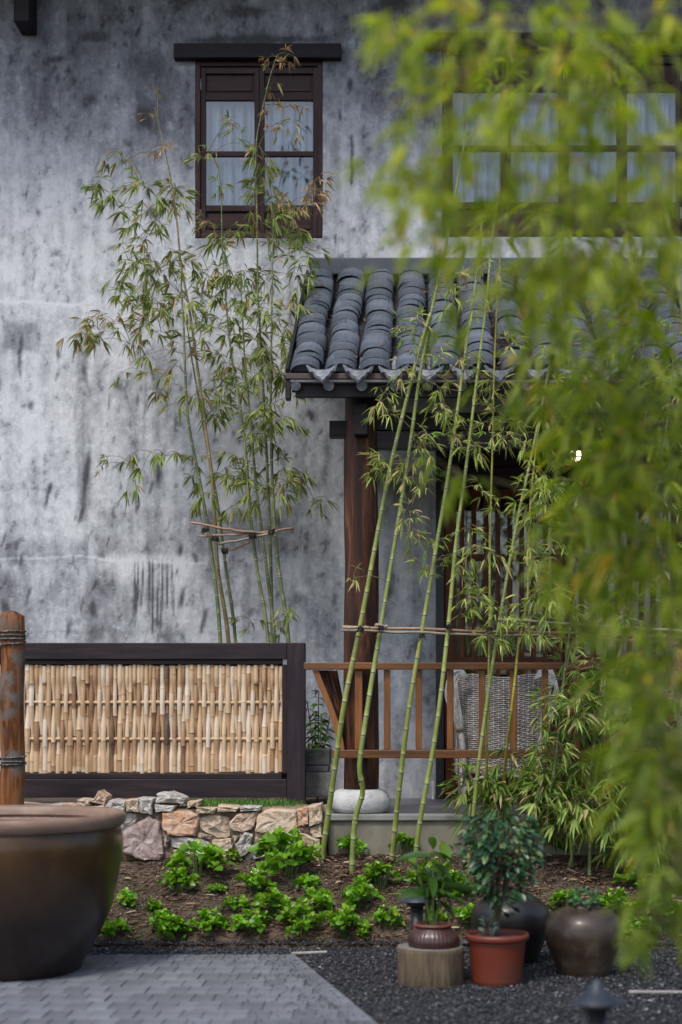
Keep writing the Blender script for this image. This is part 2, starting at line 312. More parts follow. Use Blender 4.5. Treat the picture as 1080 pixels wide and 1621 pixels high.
# soil, gravel, chips (face attribute g)
def granul(name, stops, rough=.9, spec=.3):
    m, t, p = newmat(name); t.links.new(ramp(t, attr(t, 'g'), stops), p.inputs['Base Color']); p.inputs['Roughness'].default_value = rough
    p.inputs['Specular IOR Level'].default_value = spec; return m
M['gravel'] = granul('dark gravel', [(0,(.014,.015,.019)),(.55,(.040,.042,.050)),(.85,(.070,.073,.084)),(.97,(.17,.17,.18)),(1,(.36,.35,.34))], .6)
M['chips'] = granul('bark and leaf litter', [(0,(.05,.028,.018)),(.5,(.15,.088,.055)),(.85,(.27,.18,.12)),(1,(.48,.38,.28))])
M['clods'] = granul('soil crumbs', [(0,(.055,.036,.025)),(.6,(.115,.078,.054)),(1,(.19,.135,.10))], .95)
M['soil'] = surf('garden soil', [(.3,(0.0467,0.0306,0.0221)),(.55,(0.0935,0.0629,0.0442)),(.8,(0.1530,0.1062,0.0765))], 5, rough=.95, bs=1, bd=.03, fine=50, mott=(2.2,.52,.72,(.075,.080,.040)))
M['gravelbase'] = surf('gravel bed', [(.3,(.012,.013,.016)),(.7,(.05,.052,.06))], 60, rough=.9, bs=1, bd=.01)
M['ground'] = surf('yard ground', [(.3,(.06,.055,.05)),(.7,(.12,.11,.10))], 2, rough=.95, bs=.6)
M['paver'] = surf('grey concrete paver', [(.3,(.085,.095,.112)),(.55,(.135,.148,.170)),(.8,(.20,.215,.24))], 7, rough=.75, bs=.4, bd=.004, rand=.2, mott=(6,.55,.8,(.10,.107,.115)), fine=120)
M['pavejoint'] = surf('paver joint sand', [(.3,(0.0765,0.0816,0.0935)),(.7,(0.1360,0.1428,0.1564))], 40, rough=.95, bs=.6)
def emis(name, col, e):
    m, t, p = newmat(name); p.inputs['Base Color'].default_value = c4(col); p.inputs['Emission Color'].default_value = c4(col); p.inputs['Emission Strength'].default_value = e; return m

# ------------------------------------------------------------------ ground
WY, PF = 12.2, 10.30            # wall plane, porch front
FLOOR = P(0, 1290, PF).z
vn = VNoise(3)
BED0 = 9.25
def soil_z(x, y):
    n = vn.fbm(np.asarray(x)*1.6+40, np.asarray(y)*1.6+40, 5)-.5
    t = np.clip((np.asarray(y)-BED0)/(PF-BED0), 0, 1.02)
    return .015+.43*(t**.85)+n*.10*smooth01(t*4)*(1-.6*smooth01(t*3-2))
def on_soil(px, py):
    lo, hi = 6.5, 10.4
    for _ in range(30):
        mid = (lo+hi)/2; z = float(soil_z(P(px,py,mid).x, mid)) if mid > BED0 else 0.0
        if CY+F*(EYE-z)/mid > py: lo = mid
        else: hi = mid
    x = P(px, py, lo).x
    return Vector((x, lo, float(soil_z(x, lo)) if lo > BED0 else 0.0))
MB().add([(-80,-80,-.06),(80,-80,-.06),(80,80,-.06),(-80,80,-.06)], [(0,1,2,3)]).obj('ground', M['ground'], kind='structure')
def gridsheet(xs, ys, zf):
    X, Y = np.meshgrid(xs, ys); Z = zf(X, Y); v = np.stack([X.ravel(), Y.ravel(), Z.ravel()], 1)
    nx, ny = len(xs), len(ys); i = np.arange(nx-1)[None]+np.arange(ny-1)[:,None]*nx; i = i.ravel()
    return v, np.stack([i, i+1, i+nx+1, i+nx], 1)
def npmesh(name, v, f, attrs=None, smooth=False):
    me = bpy.data.meshes.new(name); me.vertices.add(len(v)); me.vertices.foreach_set('co', np.asarray(v, np.float32).ravel())
    k = f.shape[1]; me.loops.add(f.size); me.loops.foreach_set('vertex_index', f.ravel().astype(np.int32))
    me.polygons.add(len(f)); me.polygons.foreach_set('loop_start', np.arange(0, f.size, k, dtype=np.int32)); me.polygons.foreach_set('loop_total', np.full(len(f), k, np.int32))
    if smooth: me.polygons.foreach_set('use_smooth', np.ones(len(f), bool))
    for nm, (dom, arr) in (attrs or {}).items():
        at = me.attributes.new(nm, 'FLOAT', dom); at.data.foreach_set('value', np.asarray(arr, np.float32))
    me.update(calc_edges=True); me.validate(); return me
v, f = gridsheet(np.arange(-6, 6.001, .03), np.concatenate([np.arange(BED0-.12, PF+.06, .03)]), lambda x, y: np.where(y < BED0, -.02+.035*smooth01((y-BED0+.12)/.12), soil_z(x, y)))
link('soil_bed', npmesh('soil_bed', v, f, smooth=True), M['soil'], kind='structure')
# soil strip held up behind the fence, left of the porch
v, f = gridsheet(np.arange(-6, -.5, .05), np.arange(10.33, 12.19, .05), lambda x, y: .70+.05*vn.fbm(x*2, y*2, 4))
link('upper_soil', npmesh('upper_soil', v, f, smooth=True), M['soil'], kind='structure')
# gravel bed; pavement edge runs (465,1522) -> (580,1621)
e0, e1 = P(462,1520,8.75), P(580,1621,F*EYE/(1621-CY)); e0 = Vector((e0.x, e0.y, 0)); e1 = Vector((e1.x, e1.y, 0))
ed = (e1-e0).normalized(); PBACK = e0.y
def paved(x, y): return y < PBACK and (x-e0.x)*ed.y - (y-e0.y)*ed.x > 0 if ed.y > 0 else (y < PBACK and (e0.x+(y-e0.y)*ed.x/ed.y) > x)
MB().add([(-9,0,0),(9,0,0),(9,BED0+.1,0),(-9,BED0+.1,0)], [(0,1,2,3)]).obj('gravel_ground', M['gravelbase'], kind='structure')
xe = lambda y: e0.x+(y-e0.y)*ed.x/ed.y
pv = MB().add([(-9,1,.026),(xe(1)-.02,1,.026),(xe(PBACK)-.02,PBACK-.02,.026),(-9,PBACK-.02,.026)], [(0,1,2,3)]).obj('pavement', M['pavejoint'], kind='structure')
# pavers .1 x .2, long side away from the wall
pm = []
for k in range(4):
    b = MB(); j = [random.uniform(-.0025,.0025) for _ in range(8)]; a_, b_, h = .049, .099, .028; c_ = .0025
    vs_ = [(-a_,-b_,0),(a_,-b_,0),(a_,b_,0),(-a_,b_,0),(-a_,-b_,h-c_),(a_,-b_,h-c_),(a_,b_,h-c_),(-a_,b_,h-c_),(-a_+c_,-b_+c_,h+j[0]),(a_-c_,-b_+c_,h+j[1]),(a_-c_,b_-c_,h+j[2]),(-a_+c_,b_-c_,h+j[3])]
    b.add(vs_, [(0,1,5,4),(1,2,6,5),(2,3,7,6),(3,0,4,7),(4,5,9,8),(5,6,10,9),(6,7,11,10),(7,4,8,11),(8,9,10,11)])
    me = b.mesh('paver'); me.materials.append(M['paver']); pm.append(me)
rest = MB(); npv = 0; slots = []
for iy in range(31):
    for ix in range(-80, 22): slots.append((ix*.1+.03+(iy % 2)*.05, PBACK-.1-iy*.2, 0))
slots = [(x, y, h) for x, y, h in slots if x+.05 < xe(y+.1) and x+.05 < xe(y-.1)]
def inview(x, y): 
    px = CX+F*x/y; py = CY+F*EYE/y; return -30 < px < 1110 and py < 1650
near = [q for q in slots if inview(q[0], q[1]) and not q[2]]
near.sort(key=lambda q: q[1]); near = set(near[:298])
for q in slots:
    x, y, h = q
    if q in near:
        o = bpy.data.objects.new('paver', random.choice(pm)); COL.objects.link(o); o.parent = pv; o.location = (x+random.uniform(-.002,.002), y+random.uniform(-.002,.002), .005+random.uniform(-.002,.002))
        o.rotation_euler = (random.uniform(-.012,.012), random.uniform(-.012,.012), random.uniform(-.012,.012)); npv += 1
    else:
        hh = .047 if h else .097; z = .031+random.uniform(-.002,.002); rest.box(x-.047, x+.047, y-hh, y+hh, .005, z)
rest.obj('outer_pavers', M['paver'], pv, kind='stuff')
# edge course of pavers cut along the slant: angled kerb bricks
for k in range(16):
    y = PBACK-.11-k*.205
    if y < 5.6: break
    p0 = Vector((xe(y), y, .004)); o = bpy.data.objects.new('edge_paver', pm[k % 4]); COL.objects.link(o); o.parent = pv
    o.location = p0+Vector((-.035, 0, .002)); o.rotation_euler.z = math.atan2(-ed.x, ed.y) if ed.y > 0 else math.atan2(ed.x, -ed.y)
# gravel stones
def scatter_rocks(name, pts, size, mat, gvals, flat=.6, kind='stuff', parent=None):
    base = np.array([(1,0,0),(0,1,0),(-1,0,0),(0,-1,0),(0,0,1),(0,0,-1)], float)
    fc = np.array([(0,1,4),(1,2,4),(2,3,4),(3,0,4),(1,0,5),(2,1,5),(3,2,5),(0,3,5)])
    n = len(pts); b = base[None]*rng.uniform(.6, 1.25, (n, 6, 1)); b = b*np.array([1,1,flat])*size[:,None,None]
    b[:,:,0] *= rng.uniform(.7,1.5,(n,1))
    an = rng.uniform(0, 6.28, n); c, s_ = np.cos(an), np.sin(an); tl = rng.uniform(-.5,.5,n)
    x = b[:,:,0]*c[:,None]-b[:,:,1]*s_[:,None]; y = b[:,:,0]*s_[:,None]+b[:,:,1]*c[:,None]; z = b[:,:,2]+x*tl[:,None]*.5
    v = np.stack([x, y, z], 2)+pts[:,None,:]
    f = (fc[None]+np.arange(n)[:,None,None]*6).reshape(-1, 3)
    return link(name, npmesh(name, v.reshape(-1,3), f, {'g': ('FACE', np.repeat(gvals, 8))}), mat, parent, kind)
n = 62000; yy = 6.4+(9.42-6.4)*rng.random(n); xx = rng.uniform(-2.6, 2.0, n)
ok = ~((yy < PBACK+.01) & (xx < e0.x+(yy-e0.y)*ed.x/ed.y+.01)); xx, yy = xx[ok], yy[ok]
lim = BED0+.02+.10*(vn.fbm(xx*3, xx*0+5, 3)-.35); ok = yy < lim; xx, yy = xx[ok], yy[ok]
g = rng.random(len(xx))**1.3*.93; g[rng.random(len(xx)) < .022] = rng.uniform(.93, 1)
pat = vn.fbm(xx*2.2, yy*1.2+9, 3); g = np.clip(g+np.where(pat > .6, .12, 0)*rng.random(len(xx)), 0, 1)
scatter_rocks('gravel', np.stack([xx, yy, np.full(len(xx), .006)+rng.uniform(0,.008,len(xx))+np.where(yy>BED0-.1,.02,0)], 1), rng.uniform(.004,.012,len(xx)), M['gravel'], g)
# soil crumbs and litter
n = 15000; xx = rng.uniform(-2.3, 2.1, n); yy = BED0-.05+(PF-BED0+.02)*rng.random(n)
scatter_rocks('soil_crumbs', np.stack([xx, yy, soil_z(xx, yy)+.003], 1), rng.uniform(.003,.014,n)**1.0, M['clods'], rng.random(n), .7)
class Leaves:
    """lance or oval leaves gathered in numpy"""
    def __init__(s): s.P = []; s.D = []; s.L = []; s.W = []; s.T = []; s.Y = []; s.B = []
    def add(s, p, d, L, W, tint, dry, bend=.25): s.P.append(tuple(p)); s.D.append(tuple(d)); s.L.append(L); s.W.append(W); s.T.append(tint); s.Y.append(dry); s.B.append(bend)
    def mesh(s, name, shape=((.28,1.0),(.62,.85)), fold=.25):
        n = len(s.P); P_ = np.array(s.P, float); D = np.array(s.D, float); D /= np.linalg.norm(D, axis=1)[:,None]+1e-9
        L = np.array(s.L)[:,None]; W = np.array(s.W)[:,None]; B = np.array(s.B)[:,None]
        rv = rng.normal(size=(n,3))*.55+np.array([0,0,1.0]); side = np.cross(D, rv); side /= np.linalg.norm(side, axis=1)[:,None]+1e-9
        nn = np.cross(side, D); g = np.array([[0,0,-1.0]])
        vs_ = [P_]
        for u, wd in shape:
            c = P_+D*L*u+g*L*B*u*u; h = side*W*.5*wd; q = nn*W*fold*wd
            vs_ += [c-h+q, c, c+h+q]
        vs_.append(P_+D*L+g*L*B*1.0)
        V = np.stack(vs_, 1); k = V.shape[1]; m_ = len(shape)
        fs = [(0,2,1),(0,3,2)]
        for j in range(m_-1):
            a_ = 1+3*j; fs += [(a_,a_+1,a_+4),(a_,a_+4,a_+3),(a_+1,a_+2,a_+5),(a_+1,a_+5,a_+4)]
        a_ = 1+3*(m_-1); fs += [(a_,a_+1,k-1),(a_+1,a_+2,k-1)]
        fs = np.array(fs); f = (fs[None]+np.arange(n)[:,None,None]*k).reshape(-1,3); r = len(fs)
        return npmesh(name, V.reshape(-1,3), f, {'tint': ('FACE', np.repeat(np.clip(s.T,0,1), r)), 'dry': ('FACE', np.repeat(np.clip(s.Y,0,1), r))}, smooth=True)
    def obj(s, name, mat, parent=None, kind=None, **kw): return link(name, s.mesh(name, **kw), mat, parent, kind)
# leaf litter: thin dry blades lying on the bed
lt = Leaves()
for _ in range(2600):
    x = random.uniform(-2.2, 2.0); y = random.uniform(BED0-.05, PF-.02)
    if x < -.6 and random.random() < .55: continue
    a_ = random.uniform(0, 6.28); lt.add((x, y, float(soil_z(x, y))+.012), (math.cos(a_), math.sin(a_), random.uniform(-.1,.25)), random.uniform(.03,.11), random.uniform(.006,.018), 0, 0, .1)
me = lt.mesh('leaf_litter'); nf = len(me.polygons); at = me.attributes.new('g', 'FLOAT', 'FACE'); at.data.foreach_set('value', np.repeat(rng.random(nf//8+1), 8)[:nf].astype(np.float32))
link('leaf_litter', me, M['chips'], kind='stuff')

# ------------------------------------------------------------------ house wall with stains and top eave shade painted into an attribute
house = empty('house', (0, WY, 0), 'two storey house wall of mottled grey blue plaster with dark wooden windows', 'house')
def kid(o, parent):
    o.parent = parent; o.matrix_parent_inverse = Matrix.Translation(-Vector(parent.location)) ; return o
def X_(px, Y=WY): return (px-CX)/F*Y
def Z_(py, Y=WY): return EYE-(py-CY)/F*Y
W1 = (X_(309), X_(511), Z_(377), Z_(97)); W2 = (X_(700), X_(1088), Z_(375), Z_(80)); DR = (X_(690), X_(1290), FLOOR-.2, Z_(735))
def coords(lo, hi, f0, f1, fine, coarse, must):
    a_ = list(np.arange(lo, f0, coarse))+list(np.arange(f0, f1, fine))+list(np.arange(f1, hi, coarse))+[hi]+list(must)
    a_ = np.unique(np.round(a_, 5)); keep = [a_[0]]
    for v_ in a_[1:]:
        if v_-keep[-1] > fine*.4: keep.append(v_)
        elif min(abs(v_-m_) for m_ in must) < 1e-4: keep[-1] = v_
    return np.array(keep)
xs = coords(-7, 7, -3.3, 2.3, .0125, .12, [*W1[:2], *W2[:2], *DR[:2]]); zs = coords(-.05, 7.6, .6, 7.0, .0125, .12, [*W1[2:], *W2[2:], *DR[2:]])
Xg, Zg = np.meshgrid(xs, zs); PX = CX+Xg*F/WY; PY = CY+(EYE-Zg)*F/WY
n1, n2, n3, n4 = VNoise(11), VNoise(12), VNoise(13), VNoise(14)
wx = PX+18*(n1.fbm(PX/60, PY/60, 4)-.5); wy = PY+18*(n2.fbm(PX/60, PY/60, 4)-.5)
vert = n1.fbm(PX/14, PY/150, 5); big = n2.fbm(PX/130, PY/170, 5); mid = n3.fbm(PX/34, PY/48, 6, .6); fine = n4.fbm(PX/9, PY/14, 4, .6)
st = .17+.50*(big-.5)+.44*(vert-.5)+.38*(mid-.5)+.30*(fine-.5)
top = 1-smooth01((PY-20-160*(big-.5))/330); st += top*(.44+.15*(mid-.45)-.35*(big-.5)-.1*(vert-.5))  # dark top band: mildew plus eave shade painted into the colour
st += .30*smooth01((np.abs(fine-.5)-.14)/.1)*(fine > .5)*(mid > .5)*.8
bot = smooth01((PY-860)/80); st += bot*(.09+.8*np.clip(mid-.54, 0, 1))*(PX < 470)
def boxm(x0, x1, y0, y1, e=8): return smooth01((wx-x0)/e)*smooth01((x1-wx)/e)*smooth01((wy-y0)/e)*smooth01((y1-wy)/e)
for x0, x1, y0, y1, s_, e in [(150,480,800,884,.24,14),(0,70,505,560,.30,12),(118,146,520,830,.22,6),(-20,150,845,900,.20,20),(120,330,905,1040,.10,30),
        (-40,60,900,1030,.26,30),(200,285,60,240,.20,40),(470,545,560,1040,.13,20),(365,470,590,700,.07,20),(300,520,375,400,.25,10),
        (600,690,740,1280,.06,14),(600,690,735,860,.14,30),(380,400,890,1010,.16,4),(150,300,440,480,.14,14),(-400,-100,200,900,.2,60),(545,700,100,220,.14,50)]:
    st += s_*boxm(x0, x1, y0, y1, e)
for y0, x0, x1, s_ in [(482,-60,140,-.28),(886,-60,335,-.30),(779,0,160,.1),(1003,0,200,.12)]:
    st += s_*np.exp(-((wy+4*np.sin(PX/70)-y0)/2.0)**2)*smooth01((PX-x0)/20)*smooth01((x1-PX)/20)
for x0 in (135, 231, 329): st += .10*np.exp(-((PX+3*np.sin(PY/50)-x0)/1.8)**2)*smooth01((PY-520)/30)*smooth01((900-PY)/30)
rs = np.random.default_rng(5)
def stroke(x0, y0, x1, y1, w_, s_):
    global st
    dx, dy = x1-x0, y1-y0; L2 = dx*dx+dy*dy+1e-6; m_ = (PX > min(x0,x1)-40)&(PX < max(x0,x1)+40)&(PY > min(y0,y1)-40)&(PY < max(y0,y1)+40)
    px_, py_ = wx[m_]*.35+PX[m_]*.65, PY[m_]; tt = np.clip(((px_-x0)*dx+(py_-y0)*dy)/L2, 0, 1); d = np.hypot(px_-x0-tt*dx, py_-y0-tt*dy)
    w2 = w_*(.5+mid[m_]); st[m_] += s_*np.exp(-(d/w2)**2)*(.35+1.3*fine[m_])*np.sin(np.pi*(.12+.76*tt))
for q in [(84,397,92,404,6,.9),(47,634,53,648,6,.8),(82,765,72,806,3,.9),(141,715,136,760,4,.7),(134,800,126,830,3.5,.9),(138,740,130,800,3,.6),(220,795,217,812,3,.7),
          (252,738,247,770,5,.7),(34,530,32,600,3,.6),(93,545,92,575,2.5,.8),(133,570,132,600,5,.5),(557,215,557,290,2.5,.9),(556,125,556,140,3,.8),(540,175,541,190,2,.6),
          (325,965,318,1000,4,.8),(291,930,285,960,4,.8),(147,950,150,975,4,.7),(110,985,105,1010,4,.8),(307,875,310,890,3,.9),(187,600,184,615,7,.5),(489,650,495,665,4,.8),
          (465,940,480,960,12,.5),(240,330,250,350,12,.5),(60,330,64,345,4,.5),(130,60,170,58,5,.8),(80,95,100,92,5,.7),(150,150,140,165,8,.6),(225,170,235,200,12,.6),
          (300,65,520,62,6,.6),(600,10,650,5,9,.6),(360,20,420,18,7,.5),(5,950,14,1000,7,.7),(18,880,40,900,9,.4),(415,560,430,600,10,.3),(520,690,515,760,8,.3),(660,1010,668,1060,8,.35),
          (640,1120,636,1160,8,.35),(680,800,680,860,7,.3),(615,900,618,950,7,.35)]: stroke(*q)
for k in range(9):
    x0 = 211+k*7.6+rs.uniform(-2,2); stroke(x0, 886, x0+rs.uniform(-2,2), rs.uniform(960,1022), 1.3, .85)
st += .30*boxm(205,275,886,960,12)*(mid)
for k in range(150):      # small slanting nicks and runs
    x0, y0 = rs.uniform(-100,700), rs.uniform(40,1030); L_ = rs.uniform(4,30); stroke(x0, y0, x0-L_*rs.uniform(-.1,.35), y0+L_, rs.uniform(1,2.6), rs.uniform(.15,.6))
st = np.clip(st, -.05, 1.0)
dz = .006*(n3.fbm(PX/40, PY/40, 5)-.5)+.003*(n4.fbm(PX/9, PY/9, 3)-.5)
nx, nz = len(xs), len(zs); V = np.stack([Xg.ravel(), (WY+dz).ravel(), Zg.ravel()], 1)
ii = (np.arange(nx-1)[None]+np.arange(nz-1)[:,None]*nx); xc = (xs[:-1]+xs[1:])/2; zc = (zs[:-1]+zs[1:])/2; XC, ZC = np.meshgrid(xc, zc)
hole = np.zeros_like(XC, bool)
for a_ in (W1, W2, DR): hole |= (XC > a_[0])&(XC < a_[1])&(ZC > a_[2])&(ZC < a_[3])
ii = ii[~hole].ravel(); Fq = np.stack([ii, ii+1, ii+nx+1, ii+nx], 1)
wall = link('wall', npmesh('wall', V, Fq, {'stain_shade': ('POINT', st.ravel())}, smooth=True), M['plaster']); kid(wall, house)
# reveals of the openings
rv = MB()
for a_ in (W1, W2, DR):
    x0, x1, z0, z1 = a_; y0, y1 = WY-.001, WY+.28
    rv.add([(x0,y0,z0),(x0,y1,z0),(x0,y1,z1),(x0,y0,z1)], [(0,1,2,3)], .2); rv.add([(x1,y0,z0),(x1,y1,z0),(x1,y1,z1),(x1,y0,z1)], [(3,2,1,0)], .2)
    rv.add([(x0,y0,z0),(x1,y0,z0),(x1,y1,z0),(x0,y1,z0)], [(0,1,2,3)], .2); rv.add([(x0,y0,z1),(x1,y0,z1),(x1,y1,z1),(x0,y1,z1)], [(3,2,1,0)], .2)
kid(rv.obj('reveal', M['plaster'], attr='stain_shade', kind='structure'), house)
rm = MB(); rm.box(-7, 7, 15.0, 15.1, -.1, 7.6); rm.box(-7.1,-7,12.19,15.1,-.1,7.6); rm.box(7,7.1,12.19,15.1,-.1,7.6); rm.box(-7,7,12.5,15,4.0,4.1); rm.box(-7,7,12.22,15,.5,.62)
kid(rm.obj('inner_wall', M['room']), house)
# main eave above the picture: shades the top of the wall
er = MB(); er.add([(-8,10.9,7.35),(8,10.9,7.35),(8,15.4,9.6),(-8,15.4,9.6),(-8,10.9,7.47),(8,10.9,7.47),(8,15.4,9.72),(-8,15.4,9.72)], [(3,2,1,0),(4,5,6,7),(0,1,5,4),(1,2,6,5),(2,3,7,6),(3,0,4,7)])
kid(er.obj('main_roof', M['valley']), house)
for px in (-560, 34, 1240):
    x = X_(px, 11.95); kid(MB().box(x-.06, x+.06, 11.95, 12.25, Z_(34, 11.95), Z_(34, 11.95)+.34).obj('eave_beam', M['lintel'], bevel=.008), house)
# ---- windows
def hbox(name, px0, px1, py0, py1, Y0, Y1, mat, parent, Yr=None, bevel=.003):
    Yr = Yr or WY; return kid(MB().box(X_(px0,Yr), X_(px1,Yr), Y0, Y1, Z_(py1,Yr), Z_(py0,Yr)).obj(name, mat, bevel=bevel), parent)
def window(name, px0, px1, py0, py1, lint, sashes, label=None):
    wd = empty(name, (X_((px0+px1)/2), WY, Z_(py1))); kid(wd, house)
    if label: wd['label'] = label
    # lintel beam stands proud of the plaster
    kid(MB().box(X_(lint[0]), X_(lint[1]), WY-.07, WY+.05, Z_(lint[3]), Z_(lint[2])).obj('lintel', M['lintel'], bevel=.006), house)
    fr = MB(); jw = .04
    x0, x1, z0, z1 = X_(px0)+.002, X_(px1)-.002, Z_(py1)+.002, Z_(py0)-.002
    fr.box(x0, x0+jw, WY-.006, WY+.07, z0, z1); fr.box(x1-jw, x1, WY-.006, WY+.07, z0, z1); fr.box(x0+jw, x1-jw, WY-.004, WY+.07, z1-jw*.9, z1); fr.box(x0+jw, x1-jw, WY-.004, WY+.07, z0, z0+jw*.8)
    kid(fr.obj('frame', M['winwood'], bevel=.004), wd)
    n_ = len(sashes)-1; d0, d1 = WY+.012, WY+.055
    H = lambda f: Z_(py0+(py1-py0)*f)
    fz = [.065,.175,.215,.504,.532,.81,.845,.955]      # top panel, upper pane, lower pane, bottom panel
    for i in range(n_):
        a_, b_ = X_(sashes[i])+.001, X_(sashes[i+1])-.001; sw = .038
        top_, bot_ = z1-jw*.9-.001, z0+jw*.8+.001
        for u0 in (a_, b_-sw): kid(MB().box(u0, u0+sw, d0, d1, bot_, top_).obj('stile', M['winwood'], bevel=.004), wd)
        for (u, l) in ((top_, H(fz[0])), (H(fz[1]), H(fz[2])), (H(fz[3]), H(fz[4])), (H(fz[5]), H(fz[6])), (H(fz[7]), bot_)):
            if abs(u-l) > .004: kid(MB().box(a_+sw, b_-sw, d0+.003, d1-.002, min(u,l), max(u,l)).obj('rail', M['winwood_h'], bevel=.003), wd)
        for (u, l) in ((fz[0], fz[1]), (fz[6], fz[7])):
            q = MB().box(a_+sw, b_-sw, d0+.026, d1-.004, H(l), H(u)); q.box(a_+sw+.018, b_-sw-.018, d0+.017, d0+.0265, H(l)+.018, H(u)-.018)
            kid(q.obj('panel', M['winwood_h'], bevel=.003), wd)
        for (u, l) in ((fz[2], fz[3]), (fz[4], fz[5])):
            kid(MB().box(a_+sw, b_-sw, d0+.02, d0+.024, H(l), H(u)).obj('pane', M['glass']), wd)
    # hinges on the outer edges
    for hx in (X_(sashes[0])+.002, X_(sashes[-1])-.002)+((X_(sashes[2]),) if n_ > 2 else ()):
        for hf in (.13, .87):
            zc_ = H(hf); h_ = MB()
            for k in range(5): h_.tube([(hx, d0-.006, zc_-.042+k*.018), (hx, d0-.006, zc_-.042+k*.018+.013)], .0045, 8)
            kid(h_.obj('hinge', M['steel']), wd)
    return wd
window('window', 309, 511, 97, 377, (277,541,74,97), [317.5,410.5,503.5])
window('window', 700, 1088, 80, 375, (670,1125,57,80), [709,801,893,985,1079])
def curtain(x0, x1, z0, z1, Y, label, seed, amp=.05, wl=.095):
    r_ = random.Random(seed); n_ = int((x1-x0)/.004); b = MB(); ph = 0; pts = []
    for i in range(n_+1):
        x = x0+(x1-x0)*i/n_; ph += (x1-x0)/n_/wl*r_.uniform(.7,1.3); q = ph % 1
        pts.append((x, Y+.13*max(0, 1-abs(q-.5)/.16)+amp*.3*math.sin(q*12.6)))
    vs_ = [(x, y, z0) for x, y in pts]+[(x, y+.004, z1) for x, y in pts]; m_ = n_+1
    b.add(vs_, [(i, i+1, i+1+m_, i+m_) for i in range(n_)])
    o = b.obj('curtain', M['curtain'], smooth=True); rebase(o, ((x0+x1)/2, Y, z0)); tag(o, label, 'curtain', 'pale curtains behind the glass'); return o
curtain(W1[0]-.05, W1[1]+.05, W1[2]-.1, W1[3]+.05, WY+.13, 'pale pleated curtain behind the small upper window on the left', 1)
curtain(W2[0]-.05, W2[1]+.05, W2[2]-.1, W2[3]+.05, WY+.13, 'pale pleated curtain behind the wide upper window over the tiled roof', 2)
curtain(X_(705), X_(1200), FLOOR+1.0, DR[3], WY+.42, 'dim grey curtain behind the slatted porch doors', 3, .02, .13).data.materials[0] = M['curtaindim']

# ------------------------------------------------------------------ porch floor and steps
XL = (520-CX)/F*PF
MB().box(XL, 7, PF, WY+.3, -.05, FLOOR-.035).obj('porch_floor', M['concrete'], kind='structure', bevel=.01)
MB().box(XL-.01, 7, PF-.02, WY+.01, FLOOR-.034, FLOOR).obj('porch_paving', M['porchfloor'], kind='structure', bevel=.006)
MB().box(XL-.012, 7, PF-.024, PF+.10, FLOOR-.036, FLOOR+.003).obj('porch_edge', M['coping'], kind='structure', bevel=.006)
bl = empty('block_steps', (P(503,1250,10.9).x, 10.9, FLOOR), 'rough grey stone blocks stacked between fence post and column', 'stone blocks')
for (a_, b_, c_, d_, Y) in ((484,522,1186,1212,11.0),(484,520,1213,1222,10.95),(482,526,1223,1262,10.9)):
    kid(MB().box(X_(a_,Y)-.15, X_(b_,Y), Y, Y+.3, Z_(d_,Y), Z_(c_,Y)).obj('block', M['block'], bevel=.008), bl)

